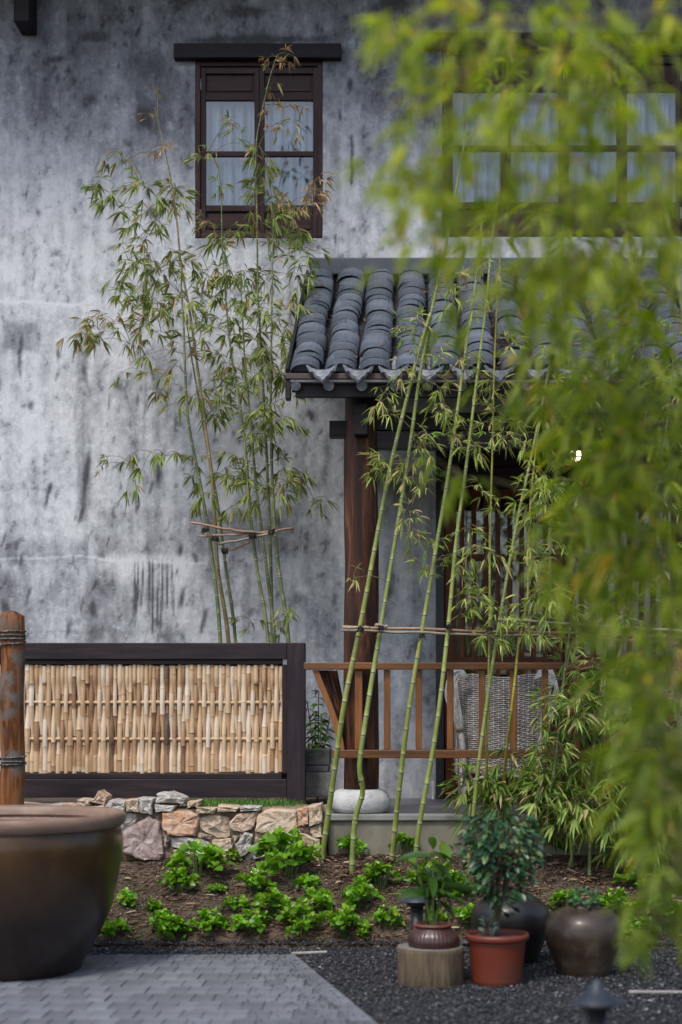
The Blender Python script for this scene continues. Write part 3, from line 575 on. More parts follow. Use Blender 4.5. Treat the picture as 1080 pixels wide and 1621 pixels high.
# ------------------------------------------------------------------ stone retaining wall
sw_ = empty('stone_wall', (-1.4, PF, .4), 'low dry stone wall of orange and grey stones under the fence', 'stone wall')
SY = 10.22
def zp(x, y): return (180+x/2.5714, 1230+y/2.5714)
stones = [([(35,270),(80,200),(150,160),(190,190),(205,310),(190,335),(100,325),(50,305)],'p'),([(-8,140),(30,138),(95,150),(97,180),(50,250),(20,255)],'g'),
 ([(205,148),(260,135),(350,150),(345,200),(332,238),(230,230),(203,200)],'o'),([(352,168),(400,150),(470,165),(475,240),(430,250),(355,218)],'t'),
 ([(345,222),(400,237),(397,252),(345,242)],'t'),([(475,182),(510,150),(590,137),(575,200),(530,222),(480,210)],'o2'),([(592,148),(640,132),(745,135),(748,195),(722,245),(582,215)],'t'),
 ([(750,127),(797,122),(795,190),(755,195)],'o'),([(799,120),(845,108),(852,180),(800,198)],'t'),([(725,285),(757,224),(840,252),(838,340),(730,330)],'t'),
 ([(240,245),(290,240),(385,262),(402,300),(330,292),(240,285)],'g'),([(405,257),(480,250),(490,270),(470,303),(405,297)],'t'),([(500,272),(540,225),(572,232),(562,290),(520,325)],'g'),
 ([(640,252),(725,250),(715,325),(650,305)],'t'),([(178,68),(230,62),(292,85),(285,106),(175,106)],'g'),([(170,110),(255,115),(245,140),(175,140)],'g'),([(108,85),(165,90),(160,150),(115,145)],'g'),
 ([(300,102),(350,95),(345,118),(300,130)],'t'),([(340,122),(420,127),(410,148),(345,145)],'t'),([(430,115),(515,120),(505,136),(430,138)],'t'),([(517,120),(600,120),(600,134),(520,135)],'g'),
 ([(802,207),(845,190),(852,240),(810,242)],'t'),([(757,198),(795,203),(780,225),(752,220)],'t'),([(207,232),(240,242),(218,288),(207,282)],'p'),([(300,140),(352,152),(352,166),(352,170)],'t'),
 ([(-90,100),(-55,58),(-25,80),(-35,110)],'o2'),([(-140,88),(-95,95),(-95,115),(-140,115)],'t'),([(-30,110),(0,92),(55,100),(50,135),(-10,135)],'g'),([(55,92),(106,88),(112,140),(60,140)],'t'),
 ([(-110,118),(-32,116),(-12,170),(-60,215),(-115,200)],'t'),([(-200,110),(-118,120),(-120,205),(-205,210)],'o2'),([(-60,220),(-8,180),(15,258),(30,300),(-50,310)],'t'),([(-130,208),(-66,222),(-58,310),(-140,315)],'g'),
 ([(-300,115),(-208,112),(-210,212),(-305,215)],'g'),([(-310,220),(-215,218),(-220,315),(-310,315)],'o'),([(-213,216),(-140,212),(-145,315),(-215,316)],'t'),([(-420,110),(-305,118),(-312,315),(-420,320)],'t'),
 ([(410,300),(490,308),(515,335),(410,340)],'t'),([(560,300),(645,308),(640,345),(530,345)],'g'),([(250,295),(330,300),(400,310),(395,340),(250,335)],'t'),([(486,240),(530,224),(498,262)],'t'),([(578,222),(636,236),(632,296),(574,290)],'t')]
TONE = {'p': (.31,.22,.20), 'g': (.42,.40,.37), 'o': (.54,.29,.16), 'o2': (.50,.33,.22), 't': (.53,.39,.27)}
for k, (poly, tn) in enumerate(stones):
    if len(set(poly)) < 3: continue
    r_ = random.Random(k); pts = [P(*zp(*q), SY) for q in poly]
    cen = sum(pts, Vector())/len(pts); pts = [cen+(p_-cen)*1.04 for p_ in pts]; pl = []
    for i in range(len(pts)):
        a_, b_ = pts[i], pts[(i+1) % len(pts)]; pl.append(a_+Vector((r_.uniform(-1,1),0,r_.uniform(-1,1)))*.003); pl += [a_.lerp(b_, u_)+Vector((r_.uniform(-1,1),0,r_.uniform(-1,1)))*.005 for u_ in (.33,.67)]
    rings = []; pr = r_.uniform(-.03,.03); tx, tz = r_.uniform(-.12,.12), r_.uniform(-.15,.15)
    for sc, dy, jit in ((1.0,.16,0),(1.0,-.022,.003),(.965,-.044,.004),(.84,-.050,.006),(.45,-.050,.007)):
        rings.append([cen+(p_-cen)*sc+Vector((r_.uniform(-jit,jit), (dy+pr if dy < .1 else dy)+r_.uniform(-jit,jit)+((p_-cen).x*tx+(p_-cen).z*tz)*sc, r_.uniform(-jit,jit))) for p_ in pl])
    b = MB(); n_ = len(pl)
    vs_ = [q for r in rings for q in r]+[cen+Vector((0,-.055,0))]
    fs = [(j*n_+i, j*n_+(i+1)%n_, (j+1)*n_+(i+1)%n_, (j+1)*n_+i) for j in range(4) for i in range(n_)]+[(4*n_+i, 4*n_+(i+1)%n_, 5*n_) for i in range(n_)]+[tuple(reversed(range(n_)))]
    b.add(vs_, fs); o = b.obj('stone', M['stone'], smooth=False); o['tone'] = TONE[tn]; rebase(o, cen); kid(o, sw_)
    me = o.data
    import bmesh
    bm = bmesh.new(); bm.from_mesh(me); bmesh.ops.recalc_face_normals(bm, faces=bm.faces); bm.to_mesh(me); bm.free()
# packing behind the stones
v, f = gridsheet(np.arange(-4.5, XL, .02), np.linspace(0, 1, 26), lambda x, y: y)
def packing(v):
    x = v[:,0]; t_ = v[:,1]; nz_ = vn.fbm(x*14, t_*8, 4)
    front = t_ < .75; z = np.where(front, .30+t_/.75*(.44+.03*vn.fbm(x*4, x*0, 3)), .74+.02*nz_); y = np.where(front, SY-.008+.05*(nz_-.5), SY+.05+(t_-.75)/.25*.35)
    return np.stack([x, y, z], 1)
kid(link('packing', npmesh('packing', packing(v), f, smooth=True), M['mortar']), sw_)

# ------------------------------------------------------------------ woven bamboo fence panel
FY = 10.72
fe = empty('woven_fence', P(200,1262,FY), 'dark framed fence panel woven from split bamboo strips above the stone wall', 'fence')
fx = lambda px: X_(px, FY); fz_ = lambda py: Z_(py, FY)
for nm, a_, b_, c_, d_, y0, y1, mt in (('top_rail',-330,455,1018,1044,-.05,.06,'darkwood_h'),('top_batten',-330,447,1044,1052,-.025,.04,'darkwood_h'),('bottom_batten',-330,447,1224,1233,-.025,.04,'darkwood_h'),
        ('bottom_rail',-330,455,1233,1262,-.05,.06,'darkwood_h'),('post',455,484,1018,1274,-.058,.062,'fencewood_v'),('side_batten',447,455,1052,1224,-.025,.04,'fencewood_v'),('post',-90,-60,1018,1285,-.058,.062,'fencewood_v')):
    kid(MB().box(fx(a_)+.001, fx(b_)-.001, FY+y0, FY+y1, fz_(d_), fz_(c_)).obj(nm, M[mt], bevel=.004), fe)
for py in (1057, 1112, 1170, 1221):
    pts = [(fx(-60)+i*.06, FY+.004, fz_(py)+random.uniform(-.002,.002)) for i in range(int((fx(450)-fx(-60))/.06)+1)]
    b = MB(); b.tube(pts, [.0125*random.uniform(.92,1.05) for _ in pts], 8, att=[.55+random.uniform(-.1,.1)]*len(pts)); kid(b.obj('rod', M['strip'], attr='shade', smooth=True), fe)
px = -40.0; i = 0
while px < 443:
    wpx = random.uniform(6.4, 8.8); wd = wpx/F*FY; x = fx(px+wpx/2); ztop = fz_(1052-random.uniform(-3,1)); zbot = fz_(1224-random.uniform(-1,4))
    n_ = 22; ph = i % 2; nodes = []; zz = zbot+random.uniform(0,.22)
    while zz < ztop: nodes.append(zz); zz += random.uniform(.15,.26)
    lean = random.uniform(-.006,.006); b = MB(); vs_ = []; at_ = []
    segs = [random.uniform(.15,1.0) for _ in range(len(nodes)+2)]; w0 = random.random() < .08
    zlist = sorted([zbot+(ztop-zbot)*k/n_ for k in range(n_+1)]+[z_+d_ for z_ in nodes for d_ in (-.006,.0,.006) if zbot < z_+d_ < ztop])
    for z_ in zlist:
        py = CY+(EYE-z_)*F/FY; u = (py-1112)/58*math.pi; off = (-1 if ph else 1)*math.cos(u)*.013
        if py < 1083 or py > 1197: off = -.012 + (.006 if ph else 0)
        sg = sum(1 for q in nodes if q < z_); nd = any(abs(z_-q) < .003 for q in nodes); ww = wd/2*(1.10 if nd else 1.0)*(1-.04*math.sin(z_*40+i)); xx_ = x+lean*(z_-zbot)/.7
        sh = segs[sg]*(.25 if w0 else 1)-(.5 if nd else 0)
        for s_, d_ in ((-1,.006),(-.6,-.004),(0,-.008 if not nd else -.011),(.6,-.004),(1,.006)):
            vs_.append((xx_+ww*s_, FY+off+d_, z_)); at_.append(max(0, sh))
    m_ = len(zlist); b.add(vs_, [(r*5+c, r*5+c+1, (r+1)*5+c+1, (r+1)*5+c) for r in range(m_-1) for c in range(4)], at_)
    o = b.obj('bamboo_strip', M['strip'], attr='shade', smooth=True); rebase(o, (x, FY, zbot)); kid(o, fe)
    px += wpx*random.uniform(.80,.92); i += 1
# dark boarding seen between strips
kid(MB().box(fx(-60), fx(447), FY+.042, FY+.05, fz_(1233), fz_(1044)).obj('backing_board', M['darkwood']), fe)
# ------------------------------------------------------------------ log post with rope
LY = 10.0
lp = empty('log_post', P(19,1300,LY), 'weathered orange brown log post bound with rope beside the fence', 'post')
pts = []; z0, z1 = .2, Z_(976, LY); rr = []
for k in range(24):
    z = z0+(z1-z0)*k/23; pts.append((X_(19.5,LY)+.006*math.sin(k*.7), LY+.004*math.cos(k), z)); rr.append(.076*(1+.03*math.sin(k*.9)))
pts.append((pts[-1][0], LY, z1+.004)); rr.append(.066)
kid(MB().tube(pts, rr, 24).obj('log', M['logwood'], smooth=True), lp)
for zc_, tilt, dy in ((1000,.02,0),(1006,-.02,0),(1012,.04,0),(1020,.12,.01),(1199,.05,0),(1205,-.06,0),(1210,.03,0)):
    ring = [(X_(19.5,LY)+.084*math.cos(a_), LY+.084*math.sin(a_), Z_(zc_,LY)+tilt*.12*math.cos(a_)+.05*tilt*math.sin(2*a_)) for a_ in np.linspace(0, 6.283, 33)]
    kid(MB().tube(ring, .0062, 6, cap=False).obj('rope', M['rope'], smooth=True), lp)

# ------------------------------------------------------------------ porch roof
EY, EZ = 10.15, Z_(590, 10.15); TY, TZ = 12.19, Z_(434)
pr_ = empty('porch_roof', (.9, EY, EZ), 'grey clay tiled porch roof sloping from the wall above the red brown column', 'roof')
sl_ = Vector((0, TY-EY, TZ-EZ)); SLEN = sl_.length; SD = sl_.normalized(); SN = Vector((0, -SD.z, SD.y)); SA = math.atan2(SD.z, SD.y)
SP = 56/F*EY; X0 = X_(483, EY); NR = 17
def arc_tile(r, L, th, a0, a1, n_=8, taper=.06, wob=0):
    b = MB(); vs_ = []
    for j, y in enumerate((0, L*.5, L)):
        for (rad) in (r*(1-taper*y/L), r*(1-taper*y/L)-th):
            for k in range(n_+1):
                an = a0+(a1-a0)*k/n_; vs_.append((rad*math.cos(an), y, rad*math.sin(an)+wob*math.sin(k*2.2)))
    m_ = n_+1; fs = []
    for j in range(2):
        o0 = j*2*m_; o1 = (j+1)*2*m_
        for k in range(n_): fs += [(o0+k, o1+k, o1+k+1, o0+k+1), (o0+m_+k, o0+m_+k+1, o1+m_+k+1, o1+m_+k)]
        fs += [(o0, o0+m_, o1+m_, o1), (o0+n_, o1+n_, o1+m_+n_, o0+m_+n_)]
    for k in range(n_): fs += [(k, k+1, m_+k+1, m_+k), (4*m_+k, 5*m_+k, 5*m_+k+1, 4*m_+k+1)]
    b.add(vs_, fs); return b
capm = []
for k in range(6):
    me = arc_tile(.099, .25, .0065, R(4), R(176), 9, .035, random.uniform(0,.002)).mesh('cap_tile', smooth=False); me.materials.append(M['cap'])
    capm.append(me)
NT = 16; ex = SLEN/NT
for rI in range(NR):
    x = X0+rI*SP; wander = random.uniform(-.01,.01)
    for k in range(NT):
        if rI*NT+k >= 300: break
        t_ = k*ex; t_ += ex*.22*math.sin(k*2.3+rI*1.7) if k else 0; o = bpy.data.objects.new('cap_tile', random.choice(capm)); COL.objects.link(o)
        c_ = Vector((x+wander*math.sin(k*.7)+random.uniform(-.004,.004), EY, EZ))+SD*(t_-.02+random.uniform(-.018,.018))+SN*(.0+random.uniform(-.002,.003))
        o.location = c_; o.rotation_euler = (SA-R(1.25)+random.uniform(-.008,.008), random.uniform(-.03,.03), random.uniform(-.03,.03)); o.scale = (random.uniform(.95,1.06),1,random.uniform(.60,.74)); kid(o, pr_)
for rI in range(NR):       # mortar plug closing each row at the eave
    x = X0+rI*SP; vs_ = []; 
    for y in (0, .03):
        for k in range(9):
            an = R(6)+R(168)*k/8; q = Vector((x+.088*math.cos(an), EY, EZ))+SD*(.012+y)+SN*(.088*math.sin(an)*.66-.002); vs_.append(tuple(q))
    kid(MB().add(vs_, [tuple(range(9)), tuple(reversed(range(9,18)))]+[(k, k+9, k+10, k+1) for k in range(8)]).obj('mortar_plug', M['cap']), pr_)
# valley tiles: many thin overlapping edges
vt = MB(); xv = [X0+(i-.5)*SP for i in range(1, NR)]
def place(b, src, loc, tilt, sx=1, rz=0):
    M_ = Matrix.Translation(loc) @ Euler((tilt, 0, rz)).to_matrix().to_4x4() @ Matrix.Diagonal((sx,1,1,1)); b.add([M_ @ Vector(v_) for v_ in src.v], src.f)
vtile = MB(); n_ = 4
for y in (0, .085):
    for th in (0, .010):
        for k in range(n_+1):
            an = R(215)+R(110)*k/n_; vtile.v.append((.085*math.cos(an), y, .085*math.sin(an)+.07-th)); vtile.a.append(0)
m_ = n_+1
for k in range(n_): vtile.f += [(k, k+1, 2*m_+k+1, 2*m_+k), (k, m_+k, m_+k+1, k+1)]
for x in xv:
    ph = 0
    while ph < SLEN-.02:
        place(vt, vtile, Vector((x+random.uniform(-.006,.006), EY, EZ))+SD*ph+SN*(-.042+random.uniform(-.003,.004)), SA-R(9)+random.uniform(-.03,.03), random.uniform(.95,1.1), random.uniform(-.04,.04)); ph += .042*random.uniform(.8,1.2)
kid(vt.obj('valley_tiles', M['valley'], kind='stuff'), pr_)
# deck under the tiles, battens, fascia
def slab(name, x0, x1, t0, t1, n0, n1_, mat, bevel=0):
    b = MB(); o_ = Vector((0, EY, EZ)); vs_ = []
    for n__ in (n0, n1_):
        for (x, t_) in ((x0,t0),(x1,t0),(x1,t1),(x0,t1)): q = o_+SD*t_+SN*n__; vs_.append((x, q.y, q.z))
    b.add(vs_, [(3,2,1,0),(4,5,6,7),(0,1,5,4),(1,2,6,5),(2,3,7,6),(3,0,4,7)]); return kid(b.obj(name, mat, bevel=bevel), pr_)
XR0, XR1 = X_(455, EY), X0+NR*SP
slab('roof_deck', XR0+.02, XR1, .0, SLEN, -.09, -.055, M['darkwood'])
slab('verge_board', XR0-.012, XR0+.008, -.01, SLEN, -.13, .03, M['black'])
kid(MB().box(XR0-.01, XR1, EY-.03, EY+.05, Z_(601,EY), Z_(592,EY)).obj('tile_batten', M['brownboard'], bevel=.003), pr_)
kid(MB().box(XR0-.005, XR1, EY-.015, EY+.03, Z_(605,EY), Z_(601.5,EY)).obj('drip_strip', M['plank']), pr_)
kid(MB().box(XR0+.05, XR1, EY+.035, EY+.075, Z_(627,EY), Z_(605.5,EY)).obj('fascia', M['lintel'], bevel=.004), pr_)
kid(MB().box(XR0-.012, XR0+.02, EY-.02, EY+.07, Z_(632,EY), Z_(597,EY)).obj('verge_end', M['lintel'], bevel=.003), pr_)
kid(MB().box(X_(492), 4.0, WY-.10, WY-.001, Z_(440), Z_(413)).obj('flashing', M['flash'], bevel=.012), pr_)
slab('ceiling_board', XR0+.02, XR1, .05, SLEN, -.15, -.135, M['darkwood'])
# rafters with round pale ends
for k in range(NR+1):
    x = X_(468, EY)+k*52.5/F*EY
    a_ = Vector((x, EY+.0, Z_(611,EY))); q = a_+SD*.5
    kid(MB().tube([a_, q], [.034,.034], 14).obj('rafter', M['drip'], smooth=False), pr_)
# drip tiles
def drip_mesh(seed):
    r_ = random.Random(seed); W_, H_ = .094, .115; top_ = []; 
    for k in range(9): u = -1+k/4; top_.append((u*W_, -.035*(1-u*u)))
    side = [(.80,-.045),(.62,-.050),(.45,-.078),(.26,-.088),(.10,-.108),(0,-.115)]
    low = [(s_*W_*1.0, z) for s_, z in side]+[(-s_*W_, z) for s_, z in reversed(side[:-1])]
    out = top_+low; b = MB(); n_ = len(out); cen = (0, -.05)
    fr = [(x, -.0-.012*(1-abs(x)/W_), z) for x, z in out]; bk = [(x, .012, z) for x, z in out]; inn = [(cen[0]+(x-cen[0])*.8, -.014-.012*(1-abs(x)/W_), cen[1]+(z-cen[1])*.78) for x, z in out]; in2 = [(cen[0]+(x-cen[0])*.7, -.009-.012*(1-abs(x)/W_), cen[1]+(z-cen[1])*.68) for x, z in out]
    vs_ = fr+bk+inn+in2+[(0,-.024,-.055)]
    fs = [(i, (i+1)%n_, n_+(i+1)%n_, n_+i) for i in range(n_)]+[(i, 2*n_+i, 2*n_+(i+1)%n_, (i+1)%n_) for i in range(n_)]+[(2*n_+i, 3*n_+i, 3*n_+(i+1)%n_, 2*n_+(i+1)%n_) for i in range(n_)]+[(3*n_+i, 4*n_, 3*n_+(i+1)%n_) for i in range(n_)]
    b.add(vs_, fs); return b
dm = drip_mesh(1).mesh('drip_tile'); dm.materials.append(M['drip'])
for i, x in enumerate(xv):
    o = bpy.data.objects.new('drip_tile', dm); COL.objects.link(o); o.location = (x+random.uniform(-.006,.006), EY-.055, Z_(580,EY)+random.uniform(-.004,.004)); o.scale = (1.08,1,1.15); o.rotation_euler = (R(-14)+random.uniform(-.05,.05), random.uniform(-.06,.06), random.uniform(-.08,.08)); kid(o, pr_)

# ------------------------------------------------------------------ porch post, beams
CYc = 10.52
cl = empty('wooden_column', (X_(573,CYc), CYc, FLOOR), 'thick round reddish brown wooden column standing on a pale stone drum', 'column')
pts = []; rr = []; zt = Z_(632, CYc)+.1; zb = FLOOR+.155
for k in range(30): pts.append((X_(572,CYc)+.004*math.sin(k*.5), CYc, zb+(zt-zb)*k/29)); rr.append(.116*(1+.012*math.sin(k*1.1))*(1-.03*k/29))
kid(MB().tube(pts, rr, 28).obj('shaft', M['colwood'], smooth=True), cl)
kid(MB().box(X_(561,10.35), X_(583,10.35), 10.30, CYc, Z_(690,10.35), Z_(640,10.35)).obj('bracket', M['lintel'], bevel=.006), cl)
kid(MB().box(X_(564,10.35), X_(580,10.35), 10.31, CYc, Z_(640,10.35), Z_(622,10.35)).obj('bracket_block', M['lintel'], bevel=.004), cl)
kid(MB().box(X_(522,CYc), X_(560,CYc), CYc-.055, CYc+.055, Z_(693,CYc), Z_(668,CYc)).obj('tie_beam_end', M['lintel'], bevel=.004), cl)
pf = [(.02,0),(.155,0),(.185,.012),(.198,.045),(.200,.085),(.190,.12),(.165,.148),(.135,.158),(.02,.158)]
o = MB().lathe(pf, 40, wob=.006).obj('stone_drum', M['stonewhite'], smooth=True); o.location = (X_(571,CYc), CYc, FLOOR); tag(o, 'round pale stone drum at the porch edge, carrying the wooden column', 'column base')
pb = empty('porch_beam', (1.0, CYc, Z_(712,CYc)), 'dark wooden beam running right from the column head under the tiled eave', 'beam')
for a_, b_, y0, mt in ((655,683,.050,'lintel'),(684,712,.045,'darkwood_h')):
    kid(MB().box(X_(596,CYc), 4.0, CYc-y0, CYc+.05, Z_(b_,CYc), Z_(a_,CYc)).obj('beam_plank', M[mt], bevel=.004), pb)
kid(MB().box(X_(596,CYc), 4.0, CYc-.02, CYc+.02, Z_(654.5,CYc), Z_(612,CYc)).obj('infill_board', M['plank']), pb)
# second beam from the column back to the wall
kid(MB().box(X_(572,CYc)-.05, X_(572,CYc)+.05, CYc+.1, WY-.01, Z_(712,CYc), Z_(660,CYc)).obj('side_beam', M['lintel'], bevel=.004), pb)

# ------------------------------------------------------------------ doors
DY = 12.12
dfr = empty('door_frame', (X_(900,DY), DY, FLOOR), 'black door frame standing against the porch wall', 'door frame')
kid(MB().box(X_(690,DY), X_(703,DY), DY-.03, DY+.07, FLOOR, Z_(738,DY)).obj('jamb', M['black'], bevel=.004), dfr)
kid(MB().box(X_(690,DY), 3.4, DY-.04, DY+.07, Z_(738,DY)+.001, Z_(700,DY)).obj('head_beam', M['lintel'], bevel=.004), dfr)
kid(MB().box(X_(703,DY), 3.4, DY+.01, DY+.05, Z_(772,DY), Z_(738,DY)-.001).obj('transom_board', M['darkwood_h'], bevel=.003), dfr)
labels = ['brown slatted door leaf nearest the column, beside the bare plaster', 'brown slatted door leaf in the middle, behind the gap between the wicker chairs', 'brown slatted door leaf farthest from the column']
for d in range(3):
    a_, b_ = 703+190*d+1, 703+190*(d+1)-1; dr = empty('slatted_door', (X_((a_+b_)/2,DY), DY, FLOOR), labels[d], 'door', 'slatted doors of the porch')
    z0, z1 = FLOOR+.005, Z_(774,DY); x0, x1 = X_(a_,DY), X_(b_,DY); s_ = .088
    kid(MB().box(x0, x0+s_, DY, DY+.045, z0, z1).obj('stile', M['doorwood'], bevel=.004), dr); kid(MB().box(x1-s_, x1, DY, DY+.045, z0, z1).obj('stile', M['doorwood'], bevel=.004), dr)
    for (u, l) in ((774,786),(877,887),(1040,1052),(1180,1192),(1246,1258)):
        kid(MB().box(x0+s_, x1-s_, DY+.002, DY+.043, max(z0,Z_(l,DY)), Z_(u,DY)).obj('rail', M['doorwood'], bevel=.003), dr)
    ns = 8
    for k in range(ns):
        xc_ = x0+s_+(x1-x0-2*s_)*(k+.5)/ns*1.0
        kid(MB().box(xc_-.019, xc_+.019, DY+.006, DY+.034, Z_(1180,DY), Z_(786,DY)).obj('slat', M['doorwood'], bevel=.003), dr)
    kid(MB().box(x0+s_, x1-s_, DY+.036, DY+.041, Z_(1180,DY), Z_(786,DY)).obj('pane', M['glass']), dr)
    kid(MB().box(x0+s_, x1-s_, DY+.014, DY+.03, Z_(1246,DY), Z_(1192,DY)).obj('bottom_panel', M['doorwood'], bevel=.003), dr)
# corrugated conduit by the jamb
cp = [(X_(686,DY), DY-.02, FLOOR+k*.006) for k in range(24)]; o = MB().tube(cp, [.011 if k % 2 else .015 for k in range(24)], 10).obj('conduit', M['white'], smooth=False); rebase(o, cp[0]); tag(o, 'short white corrugated conduit on the floor by the black door jamb', 'pipe')

# ------------------------------------------------------------------ balustrade
BY = 10.34
ba = empty('balustrade', (X_(780,BY), BY, FLOOR), 'red brown wooden balustrade with slats and a curved end across the porch', 'railing')
bx = lambda px: X_(px, BY); bz = lambda py: Z_(py, BY)
kid(MB().box(bx(482), 3.6, BY-.05, BY+.03, bz(1060), bz(1049)).obj('top_rail', M['redwood_h'], bevel=.005), ba)
kid(MB().box(bx(526), 3.6, BY-.03, BY+.04, bz(1200), bz(1187)).obj('bottom_rail', M['redwood_h'], bevel=.005), ba)
px = 568
while px < 1500:
    sw2 = 5.2 if px != 568 else 6
    kid(MB().box(bx(px-sw2), bx(px+sw2), BY-.012, BY+.018, bz(1186.5), bz(1060.5)).obj('slat', M['redwood'], bevel=.004), ba); px += 45 if px < 600 else 50
# curved goose neck board at the end: edge strip plus ribbed face
def curvept(u): # u 0 top .. 1 bottom, left edge and right edge in px
    y = 1061+u*126; xl = 495+38*(math.sin(u*1.35)**1.1)+4*u; xr = 533+14*(u)+ (4*math.sin(u*3.14)); return xl, max(xr, xl+12), y
b = MB(); n_ = 16; K = 9
for i in range(n_+1):
    u = i/n_; xl, xr, y = curvept(u)
    for k in range(K+1):
        x = xl+8+(xr-xl-8)*k/K; b.v.append((bx(x), BY-.005+(.006 if k % 2 else 0)+.10*(k/K), bz(y))); b.a.append(0)
b.f += [(i*(K+1)+k, (i+1)*(K+1)+k, (i+1)*(K+1)+k+1, i*(K+1)+k+1) for i in range(n_) for k in range(K)]
kid(b.obj('curved_board', M['colwood'], smooth=False), ba)
b = MB()
for i in range(n_+1):
    u = i/n_; xl, xr, y = curvept(u); 
    for (dx, dy) in ((0,-.03),(10,-.03),(10,.02),(0,.02)): b.v.append((bx(xl+dx), BY+dy, bz(y))); b.a.append(0)
b.f += [(i*4+k, i*4+(k+1)%4, (i+1)*4+(k+1)%4, (i+1)*4+k) for i in range(n_) for k in range(4)]
kid(b.obj('curved_edge', M['redwood'], bevel=.003), ba)

# ------------------------------------------------------------------ wicker chairs
def weave(b, pf_, nu, nv, r=.0042, amp=.006, sub=2):
    """rows run along u, stakes along v; pf_(u,v) -> (point, normal)"""
    for j in range(nv):
        v_ = (j+.5)/nv; pts = []
        for i in range(nu*sub+1):
            u = i/(nu*sub); p_, n__ = pf_(u, v_); pts.append(p_+n__*amp*math.cos(math.pi*(i/sub+j)))
        b.tube(pts, r, 4, cap=False, att=[random.random()]*len(pts))
    for i in range(nu+1):
        pts = [pf_(i/nu, k/10)[0] for k in range(11)]; b.tube(pts, r*1.1, 4, cap=False)
def chair(px, label):
    Yc = 11.25; x0 = X_(px, Yc); root = empty('wicker_chair', (x0, Yc, FLOOR), label, 'chair', 'grey wicker armchairs on the porch')
    Wd, Hb, Hs = .29, .93, .40
    def back(u, v_): 
        a_ = (u-.5)*2; z = .22+(Hb-.22)*v_+.012*math.sin(u*9); sp = 1+.06*v_; return Vector((Wd*a_*sp, -.05+.10*a_*a_-.10*v_*0, z)), Vector((-.3*a_, -1, 0)).normalized()
    def side(s_):
        def f_(u, v_): top_ = .30+.34*(1-u)**1.2 if True else 0; return Vector((s_*(Wd+.02), .05+.46*u, .22+(top_+.10-.0)*v_*1.0)), Vector((s_, 0, 0))
        return f_
    b = MB(); weave(b, back, 17, 52, .0048, .0055); b.obj('woven_back', M['wicker'], root, smooth=True)
    for s_ in (-1, 1): b = MB(); weave(b, side(s_), 16, 24); b.obj('woven_side', M['wicker'], root, smooth=True)
    def front(u, v_): return Vector((Wd*(u-.5)*2, .52, .20+.20*v_)), Vector((0,-1,0))
    b = MB(); weave(b, front, 22, 10); b.obj('woven_skirt', M['wicker'], root, smooth=True)
    MB().box(-Wd+.02, Wd-.02, .06, .50, .36, .42).obj('seat', M['seat'], root, bevel=.02)
    MB().box(-Wd+.012, Wd-.012, .052, .50, .34, .358).obj('seat_base', M['wicker'], root)
    # rolled arm bundle at the side the camera sees
    for s_ in (-1, 1):
        b = MB()
        for k in range(9):
            o_ = (k-4)*.0105; tw_ = .006*math.sin(k*1.9); pts = catmull([(s_*(Wd-.06), -.07, Hb-.035), (s_*(Wd-.01), -.09, Hb+.015+o_*.6), (s_*(Wd+.045+o_*.5), -.11+tw_, Hb-.005+o_*.9), (s_*(Wd+.065+o_), -.115-tw_, Hb-.11), (s_*(Wd+.050+o_), -.115+tw_, Hb-.21), (s_*(Wd+.022+o_*.8), -.11-tw_, Hb-.31), (s_*(Wd+.0+o_*.4), -.09, Hb-.40)], .025); b.tube(pts, .0058, 5)
        b.obj('arm_roll', M['wickerpale'], root, smooth=True)
        MB().tube([(s_*(Wd+.022), -.08, Hb-.34), (s_*(Wd+.004), -.08, Hb-.40)], .026, 10).obj('binding', M['binding'], root, smooth=True)
        MB().tube(catmull([(s_*(Wd+.002), -.078, Hb-.40), (s_*(Wd-.02), -.07, Hb-.52), (s_*(Wd-.03), -.06, .22)], .05), .02, 10).obj('arm_post', M['wicker'], root, smooth=True)
    for sx_ in (-1, 1):
        for y in (-.03, .5): MB().tube([(sx_*(Wd-.02), y, 0), (sx_*(Wd-.02), y, .3)], .019, 10).obj('leg', M['wicker'], root, smooth=True)
        MB().tube(catmull([(sx_*(Wd-.02), -.05, .08), (sx_*(Wd-.08), -.05, .18), (sx_*(Wd-.2), -.05, .215)], .03), .011, 6).obj('brace', M['wicker'], root, smooth=True)
    return root
chair(793, 'grey wicker armchair behind the balustrade, beside the plaster strip and door jamb')
chair(1040, 'grey wicker armchair behind the balustrade, half hidden by the near bamboo')

# ------------------------------------------------------------------ hanging lamp
LPY = 11.3; lc = P(912, 716, LPY)
la = empty('rattan_lamp', lc, 'lit orange rattan lamp hanging under the porch roof behind bamboo leaves', 'lamp')
b = MB()
for k in range(26):
    a_ = 2*math.pi*k/26; b.tube([(.025*math.cos(a_), .025*math.sin(a_), .09), (.12*math.cos(a_), .12*math.sin(a_), .03), (.19*math.cos(a_), .19*math.sin(a_), -.06)], .004, 5)
for r_, z in ((.025,.09),(.12,.03),(.19,-.06)): b.tube([(r_*math.cos(a_), r_*math.sin(a_), z) for a_ in np.linspace(0,6.283,25)], .005, 5, cap=False)
b.obj('shade', surf('rattan', [(.3,(.35,.12,.03)),(.7,(.55,.22,.06))], 20, rough=.5), la)
MB().lathe([(.002,-.07),(.028,-.055),(.042,-.015),(.038,.02),(.018,.06),(.002,.065)], 16).obj('bulb', emis('lamp bulb', (1,.80,.58), 5), la, smooth=True)
MB().tube([(0,0,.09),(0,0,.62)], .004, 6).obj('cord', M['black'], la)

